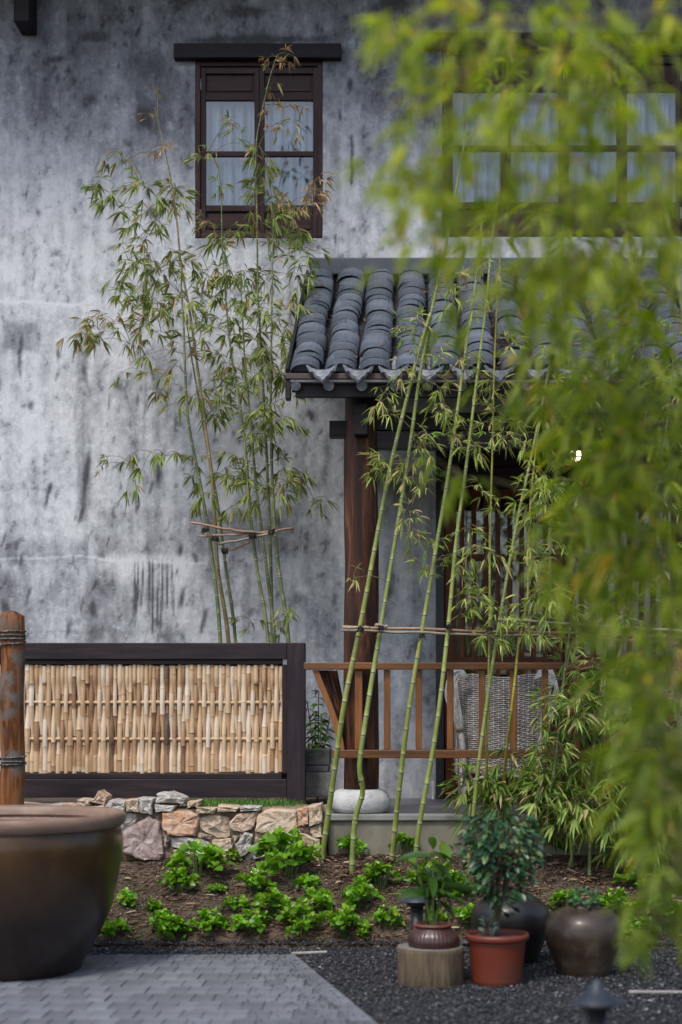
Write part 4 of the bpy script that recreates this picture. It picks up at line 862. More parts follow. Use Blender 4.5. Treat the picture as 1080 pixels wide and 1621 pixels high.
# ------------------------------------------------------------------ pots and vessels
def lathe_thing(name, prof, loc, mat, label, cat, n_=64, wob=0.0, **kw):
    o = MB().lathe(prof, n_, wob=wob).obj(name, mat, smooth=True, **kw); o.location = loc; tag(o, label, cat); return o
VY = 8.25; k_ = VY/F; vx = X_(0, VY); rimz = Z_(1288, VY)
def vp(r, py, Yc=VY): return (r*k_, Z_(py, VY))
body = [(.01,.008),(127*k_,.004),(130*k_,.03),(137*k_,.075),(152*k_,.165),(172*k_,.31),(184*k_,.48),(191.5*k_,.63),(192.5*k_,.70),(190*k_,.755),(187*k_,.775)]
vat = empty('glazed_vat', (vx, VY, .034), 'huge brown glazed vat with a tan rim standing on the paving', 'vat')
MB().lathe(catmull([(r,0,z) for r, z in body], .02) and [(q.x, q.z) for q in catmull([(r,0,z) for r, z in body], .02)], 96).obj('body', M['vat'], vat, smooth=True)
vat.scale = (1,1,.962)
rim = [(186*k_,.768),(190*k_,.775),(194*k_,.785),(196.5*k_,.81),(197*k_,.83),(195*k_,.846),(188*k_,.852),(180*k_,.848),(176*k_,.835),(175*k_,.80),(172*k_,.77)]
MB().lathe(rim, 96).obj('rim', M['vatrim'], vat, smooth=True)
MB().lathe([(173*k_,.80),(176*k_,.70),(170*k_,.45),(120*k_,.05),(.01,.03)], 64).obj('inside', M['vatin'], vat, smooth=True)
# round jar with water plants
jY = 8.25; kj = jY/F
jx = X_(924, jY); jp = [(.01,.0),(34*kj,.0),(40*kj,.015),(50*kj,.09),(60*kj,.18),(62*kj,.235),(58*kj,.29),(46*kj,.335),(30*kj,.355),(25*kj,.362),(24*kj,.372),(27*kj,.384),(26*kj,.392),(22*kj,.390),(20*kj,.37),(18*kj,.33),(.01,.32)]
jr = [(q.x,q.z) for q in catmull([(r,0,z) for r, z in jp], .012)]
jar = lathe_thing('round_jar', jr, (jx, jY, 0), M['jar'], 'round brown glazed jar with small green leaves in its mouth', 'jar', wob=.003)
j2Y = 8.65; k2 = j2Y/F; jp2 = [(.01,0),(36*k2,0),(46*k2,.05),(58*k2,.16),(62*k2,.24),(58*k2,.31),(40*k2,.365),(22*k2,.385),(18*k2,.40),(10*k2,.40),(.01,.39)]
lathe_thing('dark_jar', [(q.x,q.z) for q in catmull([(r,0,z) for r, z in jp2], .012)], (X_(808,j2Y), j2Y, 0), M['jardark'], 'dark jar half hidden behind the red flowerpot', 'jar')
# red flowerpot
rY = 7.98; kr = rY/F; rp = empty('red_flowerpot', (X_(787,rY), rY, 0), 'plain red flowerpot holding a dark leafy shrub', 'flowerpot')
MB().lathe([(.01,.004),(36*kr,.0),(38*kr,.004),(40*kr,.03),(45*kr,.215),(45.5*kr,.222),(43*kr,.225),(41*kr,.20),(.01,.19)], 48).obj('body', M['terra'], rp, smooth=True)
MB().lathe([(45*kr,.222),(48*kr,.226),(50.5*kr,.232),(51*kr,.250),(49.5*kr,.262),(47.5*kr,.262),(46.5*kr,.248),(46*kr,.225)], 48).obj('rim', M['terra'], rp, smooth=True)
MB().lathe([(46*kr,.240),(30*kr,.247),(.005,.250)], 32).obj('soil', M['potsoil'], rp, smooth=True)
# stump
sY = 7.98; ks = sY/F; stp = empty('tree_stump', (X_(681,sY), sY, 0), 'short pale sawn stump on the gravel under the ribbed pot', 'stump')
sh_ = .195
MB().lathe([(50*ks,.0),(53*ks,.02),(52*ks,.10),(53*ks,.17),(53.5*ks,.188),(52*ks,sh_)], 56, wob=.018).obj('side', M['stumpside'], stp, smooth=True)
MB().lathe([(52*ks,sh_-.001),(30*ks,sh_+.001),(.004,sh_+.002)], 56, wob=.018).obj('top', M['stumptop'], stp, smooth=True)
# ribbed pot on stump
rb = empty('ribbed_pot', (X_(686,sY), sY, sh_+.002), 'squat dark red ribbed pot standing on the stump', 'flowerpot')
prf = [(.01,0),(36*ks,0),(39*ks,.01),(40*ks,.03),(37*ks,.06),(30*ks,.088),(27*ks,.098)]; b = MB(); nn_ = 144
prf = [(q.x,q.z) for q in catmull([(r,0,z) for r, z in prf], .006)]
for j, (r, z) in enumerate(prf):
    for k in range(nn_):
        a_ = 2*math.pi*k/nn_; rr_ = r*(1+.035*max(0, math.cos(a_*36))*math.sin(min(1, z/.09)*3.1)); b.v.append((rr_*math.cos(a_), rr_*math.sin(a_), z)); b.a.append(0)
b.f += [(j*nn_+k, j*nn_+(k+1)%nn_, (j+1)*nn_+(k+1)%nn_, (j+1)*nn_+k) for j in range(len(prf)-1) for k in range(nn_)]
b.obj('body', M['ribpot'], rb, smooth=True)
MB().lathe([(27*ks,.096),(31*ks,.101),(31.5*ks,.109),(29*ks,.114),(26*ks,.112),(24*ks,.10)], 48).obj('rim', surf('dull red rim', [(.3,(.10,.03,.02)),(.7,(.20,.065,.04))], 10, rough=.5), rb, smooth=True)
MB().lathe([(26*ks,.10),(.004,.104)], 24).obj('soil', M['potsoil'], rb, smooth=True)
# garden lanterns
def garden_lamp(px, pytop, Y, label, sc=1):
    c = P(px, pytop, Y); root = empty('garden_lamp', (c.x, Y, 0), label, 'garden lamp', 'dark mushroom garden lamps')
    h = c.z
    MB().lathe([(.002,h),(.012,h-.002),(.018,h-.016),(.030,h-.034),(.055,h-.055),(.092,h-.074),(.095,h-.080),(.088,h-.082),(.03,h-.072),(.002,h-.07)], 40).obj('cap', M['lampmetal'], root, smooth=True)
    MB().lathe([(.002,h-.085),(.050,h-.088),(.056,h-.094),(.050,h-.104),(.036,h-.11),(.036,h-.125)], 32).obj('collar', M['black'], root, smooth=True)
    MB().tube([(0,0,0),(0,0,h-.12)], .034, 24).obj('post', M['black'], root, smooth=True)
    MB().tube([(0,0,h-.09),(0,0,h-.068)], .022, 12).obj('neck', M['black'], root)
    return root
garden_lamp(660, 1403, 8.55, 'dark mushroom shaped garden lamp behind the ribbed pot on the stump')
garden_lamp(945, 1549, 5.35, 'dark mushroom shaped garden lamp in front of the round jar, nearest the camera')
# scraps
o = MB().tube([(0.022*math.cos(a_), .022*math.sin(a_), .0) for a_ in np.linspace(0,6.283,17)], .006, 6, cap=False).obj('white_ring', M['white'], smooth=True); q = on_soil(404,1386); o.location = q+Vector((0,0,.02)); o.rotation_euler = (R(60),0,.3); tag(o, 'small white plastic ring lying among the green plants on the soil', 'ring')
for px, py, L_, lb in ((490,1513,.10,'pale splinter of wood on the gravel behind the paving corner'),(1040,1576,.14,'white stick lying on the gravel right of the round jar')):
    Y = F*EYE/(py-CY); b = MB().box(-L_, L_, -.012, .012, 0, .012); b.v = [(x, y+.02*math.sin(x*20), z+.004*math.sin(x*30)) for x, y, z in b.v]; o = b.obj('wood_splinter', M['splinter'], bevel=.003); o.location = (X_(px,Y), Y, .012); o.rotation_euler.z = .06; tag(o, lb, 'stick')

exec_bamboo = True
# ------------------------------------------------------------------ bamboo
def culm_build(root, pts, r0, r1, mat, internode=.15, name='culm', off=None):
    path = catmull(pts, .05); b = MB(); n_ = len(path); cum = [0]
    for i in range(1, n_): cum.append(cum[-1]+(path[i]-path[i-1]).length)
    tot = cum[-1]; samp = []; s_ = random.uniform(.02,.10); nodes = []
    while s_ < tot: nodes.append(s_); s_ += internode*random.uniform(.85,1.2)*(1-.25*s_/tot)
    ks_ = [(c, 0.0, 1.0) for c in np.arange(0, tot, .05)]+[(tot,0,1)]
    ks_ = [k for k in ks_ if all(abs(k[0]-nd) > .014 for nd in nodes)]
    for nd in nodes: ks_ += [(nd-.013,0,1.0),(nd-.0125,.55,1.0),(nd-.004,.6,1.02),(nd-.0025,1.0,1.10),(nd+.0015,1.0,1.11),(nd+.003,0.0,1.03)]
    ks_ = sorted(k for k in ks_ if 0 <= k[0] <= tot)
    def at(c):
        i = int(np.searchsorted(cum, c))-1; i = max(0, min(n_-2, i)); t_ = (c-cum[i])/max(1e-6, cum[i+1]-cum[i]); return path[i].lerp(path[i+1], t_)
    P_ = [at(k[0]) for k in ks_]; Rr = [(r0+(r1-r0)*(k[0]/tot)**1.2)*k[2] for k in ks_]
    b.tube(P_, Rr, 10, att=[k[1] for k in ks_]); o = b.obj(name, mat, attr='node', smooth=True); kid(o, root)
    return [at(nd) for nd in nodes], path
def rdir(dx, dy, dz): return Vector((dx, dy, dz))
def fan(L, p, d, n_, size, tint, dry, droop, spread=.9, wr=.15):
    d = Vector(d).normalized()
    for k in range(n_):
        v_ = d+Vector((random.gauss(0,spread*.55), random.gauss(0,spread*.55), random.gauss(0,spread*.35)-droop))
        ln = size*random.uniform(.6,1.2); L.add(p, v_, ln, ln*wr*random.uniform(.8,1.15), min(1,max(0,random.gauss(tint,.2))), 0 if random.random() > dry else random.uniform(.5,1), random.uniform(.1,.45))
def sprays(root, skeleton, targets, leafname, mat, leaf, depth, jitter=.25, droop=.45, tint=.5, dry=.08, fans=3, per=5, twigr=.0016, maxgap=.6, wr=.15):
    """targets (px,py[,dry[,scale]]) become leaf sprays joined to the nearest point already grown"""
    sk = [np.array(p) for p in skeleton]; L = Leaves(); tw = MB(); T = []
    for q in targets:
        Y = depth+random.uniform(-jitter, jitter); T.append((P(q[0], q[1], Y), q[2] if len(q) > 2 else dry, q[3] if len(q) > 3 else 1.0))
    A = np.array(sk); T.sort(key=lambda q: np.min(np.linalg.norm(A-np.array(q[0]), axis=1)))
    for t_, dr_, sc in T:
        tn = np.array(t_); dd = A-tn; dist = np.linalg.norm(dd, axis=1)+np.clip(dd[:,2],0,9)*.6; i = int(np.argmin(dist)); s_ = Vector(A[i])
        mid_ = (s_+t_)/2+Vector((0,0,.12*(t_-s_).length)); pts = catmull([s_, mid_, t_], .04)
        rr_ = [twigr*(1.7-1.0*k/max(1,len(pts)-1)) for k in range(len(pts))]; tw.tube(pts, rr_, 4, cap=False)
        A = np.vstack([A, np.array([tuple(p_) for p_ in pts[1:]])]) if len(A) < 6000 else A
        dirv = (t_-mid_).normalized() if (t_-mid_).length > 1e-4 else Vector((1,0,0))
        for k in range(fans):
            side = Vector((random.gauss(0,1), random.gauss(0,1), random.gauss(0,.5))).normalized(); e = t_+side*leaf*random.uniform(.1,.9)*sc-Vector((0,0,leaf*.3*k*random.random()))
            tw.tube([t_-dirv*leaf*.3*k, e], twigr*.7, 3, cap=False); fan(L, e, dirv*.6+side*.8, random.randint(max(2,per-2), per+2), leaf*sc, tint, dr_, droop, wr=wr)
    if L.P: kid(L.obj(leafname, mat, kind='stuff'), root)
    if tw.v: kid(tw.obj('twigs', M['twig'], kind='stuff'), root)
def bamboo(name, label, cat, group, path, r0, r1, mat, leafmat, targets, leaf=.10, depth=None, **kw):
    root = empty(name, path[0], label, cat, group); inter = kw.pop('internode', .15)
    nodes, pth = culm_build(root, path, r0, r1, mat, inter)
    if targets: sprays(root, [tuple(p_) for p_ in (nodes if len(nodes) > 3 else pth)], targets, 'foliage', leafmat, leaf, depth, **kw)
    return root
# -- left cluster behind the fence
def PL(pts, Y0, Y1):
    n_ = len(pts); return [P(x, y, Y0+(Y1-Y0)*i/(n_-1)) for i, (x, y) in enumerate(pts)]
def down(pts, y=1225): # continue to the soil behind the fence
    (x0, y0), (x1, y1) = pts[0], pts[1]; return [(x0+(x0-x1)*.2*(y-y0)/max(20,(y0-y1)), y)]+pts
GL = 'bamboo culms behind the woven fence'
LC = [
 ('leftmost bamboo behind the fence, spreading drying branches over the bare plaster', [(349,1018),(337,890),(320,780),(302,690),(295,625),(291,520),(287,450)], .017,.006,'culmL',
  [(205,400,.2),(215,420,.15),(230,590,.4),(270,580,.4),(250,620,.5),(225,745,.05),(240,715,.05),(215,765,.05),(262,722,.05),(300,725,.1),(170,722,.3,.7),(160,735,.1,.6),(190,590,.4,.7),(205,720,.05),(280,715,.1),(255,600,.6,.7),(310,760,.1),(315,790,.1),(290,560,.3),(270,640,.4),(235,560,.3),(330,780,.1)]),
 ('tall bamboo with brown withered top left of the small window', [(362,1018),(345,900),(336,760),(325,675),(312,575),(300,490),(287,420),(280,350),(268,270),(245,170)], .018,.003,'culmB',
  [(170,255,.6,.8),(185,240,.5,.8),(160,290,.1,.8),(150,300,.05,.8),(185,300,.1),(200,330,.1),(215,350,.15),(235,370,.2),(220,290,.5),(245,310,.3),(235,330,.2),(215,275,.6,.8),(200,255,.5,.8),(250,350,.2),(265,300,.5),(275,290,.6),(290,310,.3),(280,330,.5),
   (190,385,.4),(205,425,.1),(235,410,.3),(255,430,.3),(225,455,.2),(185,450,.05),(190,460,.05),(270,445,.4),(280,400,.5),(300,420,.5),(245,470,.1),(240,400,.6),(130,525,.5),(145,520,.6),(165,500,.7),(190,500,.7),(215,500,.6),(235,490,.6),(260,500,.6),(120,535,.2),(150,540,.5),(180,520,.6),(205,545,.3),(225,515,.5),
   (250,480,.3),(275,500,.6),(300,480,.4),(285,470,.6),(245,240,.8,.7),(262,230,.8,.7),(232,180,.9,.5),(250,140,.9,.5),(310,445,.2),(270,540,.4),(250,440,.2),(220,470,.2)]),
 ('third bamboo from the left behind the fence, thin and close beside the brown one', [(373,1018),(357,895),(345,800),(333,735),(318,650),(302,555),(292,480)], .015,.005,'culmL',
  [(310,620,.2),(320,640,.1),(335,620,.1),(345,640,.3),(350,600,.2),(355,640,.2),(320,470,.2),(330,430,.2),(350,420,.2),(310,500,.1),(340,650,.5),(360,620,.2),(330,500,.3),(315,540,.3),(305,400,.3)]),
 ('pale green bamboo in the middle behind the fence with curling twigs', [(425,1018),(407,900),(395,800),(390,725),(380,640),(368,575),(358,480),(352,390),(350,300),(342,240)], .015,.003,'culmL',
  [(370,430,.2),(350,440,.3),(385,430,.1),(335,380,.1),(350,375,.1),(370,360,.6,.7),(345,300,.4,.7),(330,520,.1),(370,530,.2),(345,560,.3),(360,580,.2),(340,470,.2),(385,560,.2),(365,490,.2),(320,355,.6,.7),(380,200,.2,.8),(385,225,.1,.8),(370,185,.6,.7),(355,190,.5,.6),(320,250,.3,.8),(325,235,.4,.7),(400,355,.3)]),
 ('slender bamboo with grey culm in the right half behind the fence', [(435,1018),(422,900),(407,780),(395,650),(388,575),(384,500),(380,440)], .016,.004,'culmL',
  [(375,610,.2),(395,600,.2),(385,745,.2),(365,755,.1),(370,800,.3),(400,750,.1),(355,740,.1),(400,520,.2),(395,470,.2),(380,500,.2),(400,560,.3),(372,720,.2),(405,700,.2)]),
 ('tallest bamboo, its yellow tip reaching up to the lintel of the small window', [(431,1018),(429,900),(424,760),(416,600),(409,470),(407,350),(405,240),(412,190),(428,120),(440,85)], .015,.0025,'culmL',
  [(410,230,.1),(400,245,.3),(418,250,.2),(425,265,.2),(410,280,.2),(395,330,.1),(350,370,.1),(430,320,.1),(440,330,.1),(430,345,.1),(470,380,.05),(480,395,.05),(465,400,.05),(490,410,.05),(475,370,.05),(485,440,.05),(480,455,.05),(430,170,.9,.7),(445,100,.9,.7),(435,130,.8,.7),(455,85,.9,.7),(430,85,.9,.6),(450,170,.8,.7),
   (460,190,.8,.7),(480,170,.8,.6),(445,200,.7,.7),(430,200,.8,.6),(470,210,.8,.6),(405,300,.3,.8),(390,430,.2),(415,430,.2),(425,440,.1),(410,460,.2),(400,490,.2),(420,500,.2),(430,380,.3),(500,290,.9,.7),(510,300,.9,.6),(485,310,.9,.6),(470,330,.8,.6),(515,275,.9,.6),(450,310,.7,.6)]),
 ('rightmost bamboo behind the fence, closest to the porch roof', [(457,1018),(440,890),(432,780),(429,650),(430,520),(432,400),(433,350)], .018,.003,'culmL',
  [(420,585,.1),(435,590,.1),(410,600,.1),(425,560,.2),(435,570,.1),(450,600,.3),(440,580,.05),(415,650,.05),(400,660,.1),(420,670,.05),(435,660,.05),(445,665,.05),(410,680,.1),(455,660,.1),(430,640,.1),(450,750,.2),(470,745,.2),(445,780,.1),(460,765,.2),(480,760,.3,.8),(435,770,.1),(445,735,.1),(500,800,.05,.7),(390,790,.1),(400,770,.1),(430,690,.2),
   (445,500,.3),(455,520,.3),(460,490,.5),(450,470,.3),(470,560,.5,.7),(440,545,.2),(410,540,.2),(380,975,.05,.7),(460,965,.05,.6),(440,980,.05,.6),(475,620,.3,.7)]),
]
for i, (lb, pts, r0, r1, mt, tg) in enumerate(LC):
    tg2 = []
    for q in tg:
        tg2.append(q)
        if i in (1,2,3,4,5,6) and q[1] > 260 and random.random() < .85: tg2.append((q[0]+random.uniform(-16,16), q[1]+random.uniform(-16,16), q[2], .9))
    Yc = 11.25+.12*(i % 3)
    tg2 = [(q[0], q[1], q[2]*(.62 if q[2] < .7 else 1), q[3] if len(q) > 3 else 1.0) for q in tg2]
    bamboo('bamboo', lb, 'bamboo', GL, PL(down(pts), Yc, Yc-.05), r0, r1, M[mt], M['leafL'], tg2, .105, Yc, jitter=.28, tint=.55, fans=3, per=6, droop=.55)
def pole(name, a_, b_, Ya, Yb, r, mat, label, group, sag=.01):
    A_, B_ = P(*a_, Ya), P(*b_, Yb); n_ = 14; pts = [A_.lerp(B_, k/n_)+Vector((0,random.uniform(-.003,.003),random.uniform(-.004,.004)-sag*math.sin(math.pi*k/n_))) for k in range(n_+1)]
    o = MB().tube(pts, [r*random.uniform(.85,1.1) for _ in pts], 8).obj(name, mat, smooth=True); rebase(o, A_); tag(o, label, 'pole', group); return o
G1 = 'tie poles lashed to the bamboo behind the fence'
pole('tie_pole', (302,827), (426,845), 11.15, 11.15, .0085, M['pole'], 'upper tie pole, pale and starting farthest left, lashed to the left bamboo', G1)
pole('tie_pole', (315,849), (466,836), 11.17, 11.17, .0085, M['pole'], 'tie pole reaching farthest right across the bamboo behind the fence', G1)
pole('tie_pole', (345,861), (440,840), 11.2, 11.12, .008, M['poleg'], 'grey tie pole slanting up between the two bamboo groups', G1)
pole('tie_pole', (352,873), (396,858), 11.22, 11.22, .0075, M['pole'], 'shortest and lowest tie pole in the bamboo behind the fence', G1)
def knot(px, py, Y, label, s_=.024):
    c = P(px, py, Y); b = MB()
    for k in range(9):
        a0 = random.uniform(0,6.28); b.tube([c+Vector((s_*math.cos(a0+t_)*random.uniform(.7,1.2), s_*math.sin(a0+t_), s_*random.uniform(-.9,.9))) for t_ in (0,.9,1.8,2.7,3.6)], .0035, 4)
    for k in range(3): b.tube([c, c+Vector((random.uniform(-.04,.04), -.01, -random.uniform(.02,.05)))], .002, 4)
    o = b.obj('twine_knot', M['tie']); rebase(o, c); tag(o, label, 'knot', 'black twine knots on the tie poles'); return o
for px, py, lb in ((325,838,'black twine knot farthest left on the fence-side tie poles'),(341,852,'black twine knot just below the leftmost one'),(356,872,'lowest black twine knot, on the short tie pole'),(400,848,'black twine knot in the middle of the fence-side tie poles'),(430,842,'black twine knot on the right end of the fence-side tie poles')): knot(px, py, 11.12, lb)
# -- right cluster in the bed before the porch
GR = 'bamboo culms leaning before the porch'
def RP(pts, Ymid=9.95, Yt=9.85):
    b0 = on_soil(*pts[0]); n_ = len(pts); out = [Vector((b0.x, b0.y, b0.z-.03))]
    for i in range(1, n_):
        u = i/(n_-1); Y = b0.y+(Ymid-b0.y)*min(1, u*4) if u < .25 else Ymid+(Yt-Ymid)*(u-.25)/.75; out.append(P(*pts[i], Y))
    return out
RC = [
 ('thick green culm leftmost of the porch bamboo, its base at the stone wall end', [(508,1364),(527,1240),(545,1115),(570,993),(595,860),(618,740),(652,600),(668,540),(682,495)], .0185,.010,'culmR', [(660,560,.2),(640,580,.3)]),
 ('thick green culm with a kink near its foot, crossing before the stone drum', [(556,1382),(562,1300),(575,1252),(569,1215),(582,1120),(602,997),(625,860),(650,700),(664,600),(685,485),(708,380),(722,300),(740,200)], .0175,.006,'culmR',
  [(610,620,.2),(600,640,.3),(618,655,.3),(605,745,.2),(590,740,.4,.8),(615,735,.4),(640,750,.3),(600,725,.3),(660,690,.2),(675,680,.2),(690,700,.2),(680,720,.2),(660,700,.2),(650,820,.4),(655,840,.4),(640,800,.6,.8),(665,845,.3),(690,855,.3,.8),(640,510,.2),(650,525,.2),(665,515,.2),(700,540,.3),(640,730,.4),(665,760,.5,.7),(625,755,.3),
   (720,455,.2),(710,440,.6),(730,465,.1),(740,430,.6),(700,470,.2),(695,560,.3),(720,580,.5),(705,595,.4),(560,915,.8,.4)]),
 ('green culm rising from the bed in the middle of the plaster strip', [(619,1364),(632,1250),(648,1120),(668,1000),(690,870),(710,750),(731,600),(745,500),(757,420),(764,340)], .017,.006,'culmR',
  [(690,640,.3),(715,650,.2),(700,620,.3),(725,690,.2),(740,680,.3),(715,700,.3),(750,560,.3),(735,530,.2),(750,480,.4),(760,430,.5),(790,430,.5),(700,880,.05),(680,900,.1),(660,885,.2,.8),(655,600,.3)]),
 ('culm with yellow tinge in front of the black door jamb', [(655,1388),(664,1307),(690,1160),(709,1000),(722,860),(738,740),(755,600),(770,480),(778,390),(790,300)], .0165,.005,'culmR',
  [(775,640,.3),(760,620,.4),(790,600,.2),(745,700,.2),(760,700,.3),(750,925,.05),(740,940,.05),(760,950,.05),(735,915,.1),(730,900,.1),(745,970,.1),(765,935,.1),(790,800,.3),(760,770,.3),(750,865,.3),(745,835,.2),(805,520,.3),(815,545,.4),(785,450,.5)]),
 ('thin yellow culm standing nearly upright before the first door leaf', [(771,1330),(770,1266),(772,1150),(775,1000),(776,850),(780,700),(782,600),(786,500),(792,400)], .0095,.004,'culmY',
  [(790,680,.3),(800,700,.3),(775,690,.2),(810,660,.3),(795,650,.3),(800,600,.2),(815,690,.4),(765,670,.3),(770,870,.3),(760,860,.4,.7),(790,960,.1),(800,985,.05),(770,1000,.1),(805,1000,.05),(815,985,.05),(790,1010,.1)]),
 ('green culm bending right above the tie poles, rooted left of the shrub', [(739,1382),(753,1254),(763,1170),(782,1038),(800,930),(820,820),(842,720),(866,600),(885,500),(900,430)], .0135,.006,'culmR',
  [(850,770,.05),(840,790,.05),(860,800,.1),(830,765,.1),(870,790,.05),(880,770,.1),(820,790,.2),(845,820,.1),(865,760,.1),(880,820,.1),(850,740,.1),(835,810,.2),(890,790,.05),(830,730,.3),(850,700,.3),(870,640,.05),(880,650,.05),(895,640,.05),(905,660,.05),(860,660,.1),(885,620,.05),(900,610,.1),(870,700,.05),(900,700,.05),
   (840,880,.2),(860,870,.3),(830,875,.3),(880,870,.2),(895,865,.4),(850,895,.2),(820,865,.3),(870,550,.1),(890,570,.1),(915,590,.05),(850,860,.4)]),
 ('yellowish culm with bare foot before the first wicker chair', [(797,1330),(798,1233),(808,1140),(816,1070),(822,1013),(835,950),(838,825),(850,700),(870,580)], .011,.004,'culmY',
  [(855,955,.05),(840,965,.05),(870,970,.05),(830,990,.05),(860,1000,.05),(880,950,.1),(845,1010,.1),(900,960,.05),(830,950,.1),(860,930,.1),(885,990,.05),(890,930,.1),(820,1000,.1),(845,940,.05)]),
 ('dark stemmed bamboo with leafy head right of the blue green shrub', [(856,1368),(867,1289),(880,1200),(890,1100),(905,980),(930,850),(955,740)], .011,.004,'culmL',
  [(x, y, .15) for x, y in [(870,1150),(890,1120),(860,1170),(900,1150),(910,1130),(880,1090),(930,1100),(850,1180),(860,1120),(870,1100),(890,1180),(910,1180),(935,1140),(950,1110),(900,1080),(920,1060),(940,1040),(960,1060),(905,1030),(900,1010),(930,1010)]]),
 ('dark culm from the bark litter left of the round jar, fanning out wide', [(898,1378),(919,1302),(935,1220),(950,1100),(965,980),(985,860),(1000,740),(1010,620),(1020,540)], .012,.004,'culmL',
  [(x, y, .12) for x, y in [(930,620),(945,640),(960,660),(925,590),(950,600),(975,620),(990,640),(940,570),(965,560),(1000,600),(985,570),(1010,560),(930,680),(955,700),(980,690),(1000,680),(1020,640),(1035,600),(1050,640),(910,820),(920,770),(935,790),(950,770),(900,760),(960,800),(930,840),(980,900),(960,890),(940,920),(960,940),(990,940),(930,960),(970,980),(1000,960),(940,900),(1020,920),(1010,980)]]),
 ('dark upright culm straight behind the round jar', [(933,1392),(935,1315),(945,1220),(965,1100),(990,1000),(1020,880),(1045,740),(1060,640),(1066,560)], .012,.004,'culmL',
  [(x, y, .12) for x, y in [(1040,560),(1060,580),(1075,620),(1030,520),(1060,520),(1075,700),(1050,720),(1030,760),(1060,800),(1040,840),(1070,860),(1050,900),(1060,960),(1040,1000),(1070,1020),(1000,1060),(980,1100),(1010,1100),(1040,1080),(1070,1090),(970,1130),(1000,1150),(1030,1140),(1060,1150)]]),
]
for i, (lb, pts, r0, r1, mt, tg) in enumerate(RC):
    tg2 = []
    for q in tg:
        tg2.append(q if len(q) > 3 else (q[0], q[1], q[2], .82))
        if random.random() < (.6 if i > 4 else .75): tg2.append((q[0]+random.uniform(-15,15), q[1]+random.uniform(-15,15), q[2], .9))
    bamboo('bamboo', lb, 'bamboo', GR, RP(pts, 9.93-.03*(i % 4), 9.8), r0, r1, M[mt], M['leafR'], tg2, .092 if i < 5 else .105, 9.8, jitter=.18, tint=.66 if i < 7 else .5, fans=3, per=5 if i < 5 else 6, droop=.3, internode=.145, wr=.13)
# low bushy bamboo along the porch edge
LOW = [('low leafy bamboo clump hiding the porch edge above the blue green shrub', (800,1350), (740,880), (1180,1300), 60, .35),
       ('low leafy bamboo clump between the shrub and the round jar, yellow edged leaves', (905,1372), (850,1000), (1180,1330), 70, .45),
       ('low leafy bamboo clump at the right edge of the picture before the porch', (1010,1380), (960,1110), (1170,1360), 90, .3),
       ('dark leafy bamboo clump half way up behind the near bamboo', (975,1385), (880,1110), (1010,1200), 60, .25)]
for lb, bs_, xr, yr, n_, ti in LOW:
    b0 = on_soil(*bs_); tg = [(random.uniform(*xr), random.triangular(yr[0], yr[1]), .18) for _ in range(n_)]
    bamboo('low_bamboo', lb, 'bamboo', 'low bushy bamboo at the porch edge', [b0-Vector((0,0,.03)), P(bs_[0]+5, (bs_[1]+yr[0])/2, b0.y-.05), P(bs_[0]+12, yr[0]+10, b0.y-.12)], .010, .004, M['culmL'], M['leafR'], tg, .125, b0.y-.15, jitter=.16, tint=ti, fans=3, per=6, droop=.25, wr=.14)
# tie poles before the porch
G2 = 'tie poles lashed across the porch bamboo'
pole('tie_pole', (541,992), (1120,1010), 9.86, 9.86, .0095, M['pole'], 'upper reddish tie pole lashed across the culms before the porch', G2, .0)
pole('tie_pole', (541,997), (860,1006), 9.84, 9.84, .0085, M['poleg'], 'lower pale tie pole lashed just under the reddish one', G2, .005)
pole('tie_pole', (543,994), (585,993), 9.80, 9.80, .010, M['poleg'], 'short stub of grey pole at the left end of the porch tie poles', G2, 0)
pole('tie_pole', (594,989), (614,992), 9.80, 9.80, .011, M['poleg'], 'cut pole stub bound beside the second culm', G2, 0)
pole('tie_pole', (788,980), (1130,1003), 9.80, 9.82, .0095, M['poleg'], 'grey tie pole lashed highest, before the doors', G2, 0)
pole('tie_pole', (745,1000), (1130,1022), 9.88, 9.9, .008, M['pole'], 'lowest tie pole disappearing behind the near bamboo leaves', G2, 0)
for px, py, lb in ((668,1006,'black twine knot on the third porch culm'),(711,992,'large black twine knot on the culm before the door jamb'),(603,994,'black twine knot on the kinked culm'),(775,996,'black twine knot on the thin yellow culm'),(571,994,'black twine knot on the leftmost porch culm')): knot(px, py, 9.8, lb, .018)

# ------------------------------------------------------------------ near bamboo, out of focus
def sample(poly_boxes, n_):
    out = []; w_ = [b_[4] for b_ in poly_boxes]
    for _ in range(n_):
        b_ = random.choices(poly_boxes, w_)[0]; out.append((random.uniform(b_[0], b_[1]), random.uniform(b_[2], b_[3]), .02 if random.random() > .08 else .3))
    return out
GN = 'near bamboo hanging into the picture from the right'
def near(lb, base, path, depth, boxes, n_, leaf=.11, tint=.55, r0=.02, **kw):
    bamboo('near_bamboo', lb, 'bamboo', GN, [Vector((base[0], depth, 0))]+[P(x, y, depth) for x, y in path], r0, .006, M['culmR'], M['leafF'], sample(boxes, n_), leaf, depth, jitter=.35, tint=tint, fans=2, per=4, droop=.55, twigr=.0016, wr=.165, internode=.22, **kw)
near('near bamboo arching over the wide window, its leaf tips touching bare wall', ((1250-CX)/F*3.8,0), [(1230,1200),(1190,700),(1130,350),(1000,120),(880,30)], 3.8,
     [(700,1080,-20,200,9),(595,700,0,80,1.1),(660,760,120,400,1.8),(740,1080,180,420,8),(600,690,220,340,1.0),(600,660,320,400,.3),(760,900,400,470,.8)], 225, .082, .55)
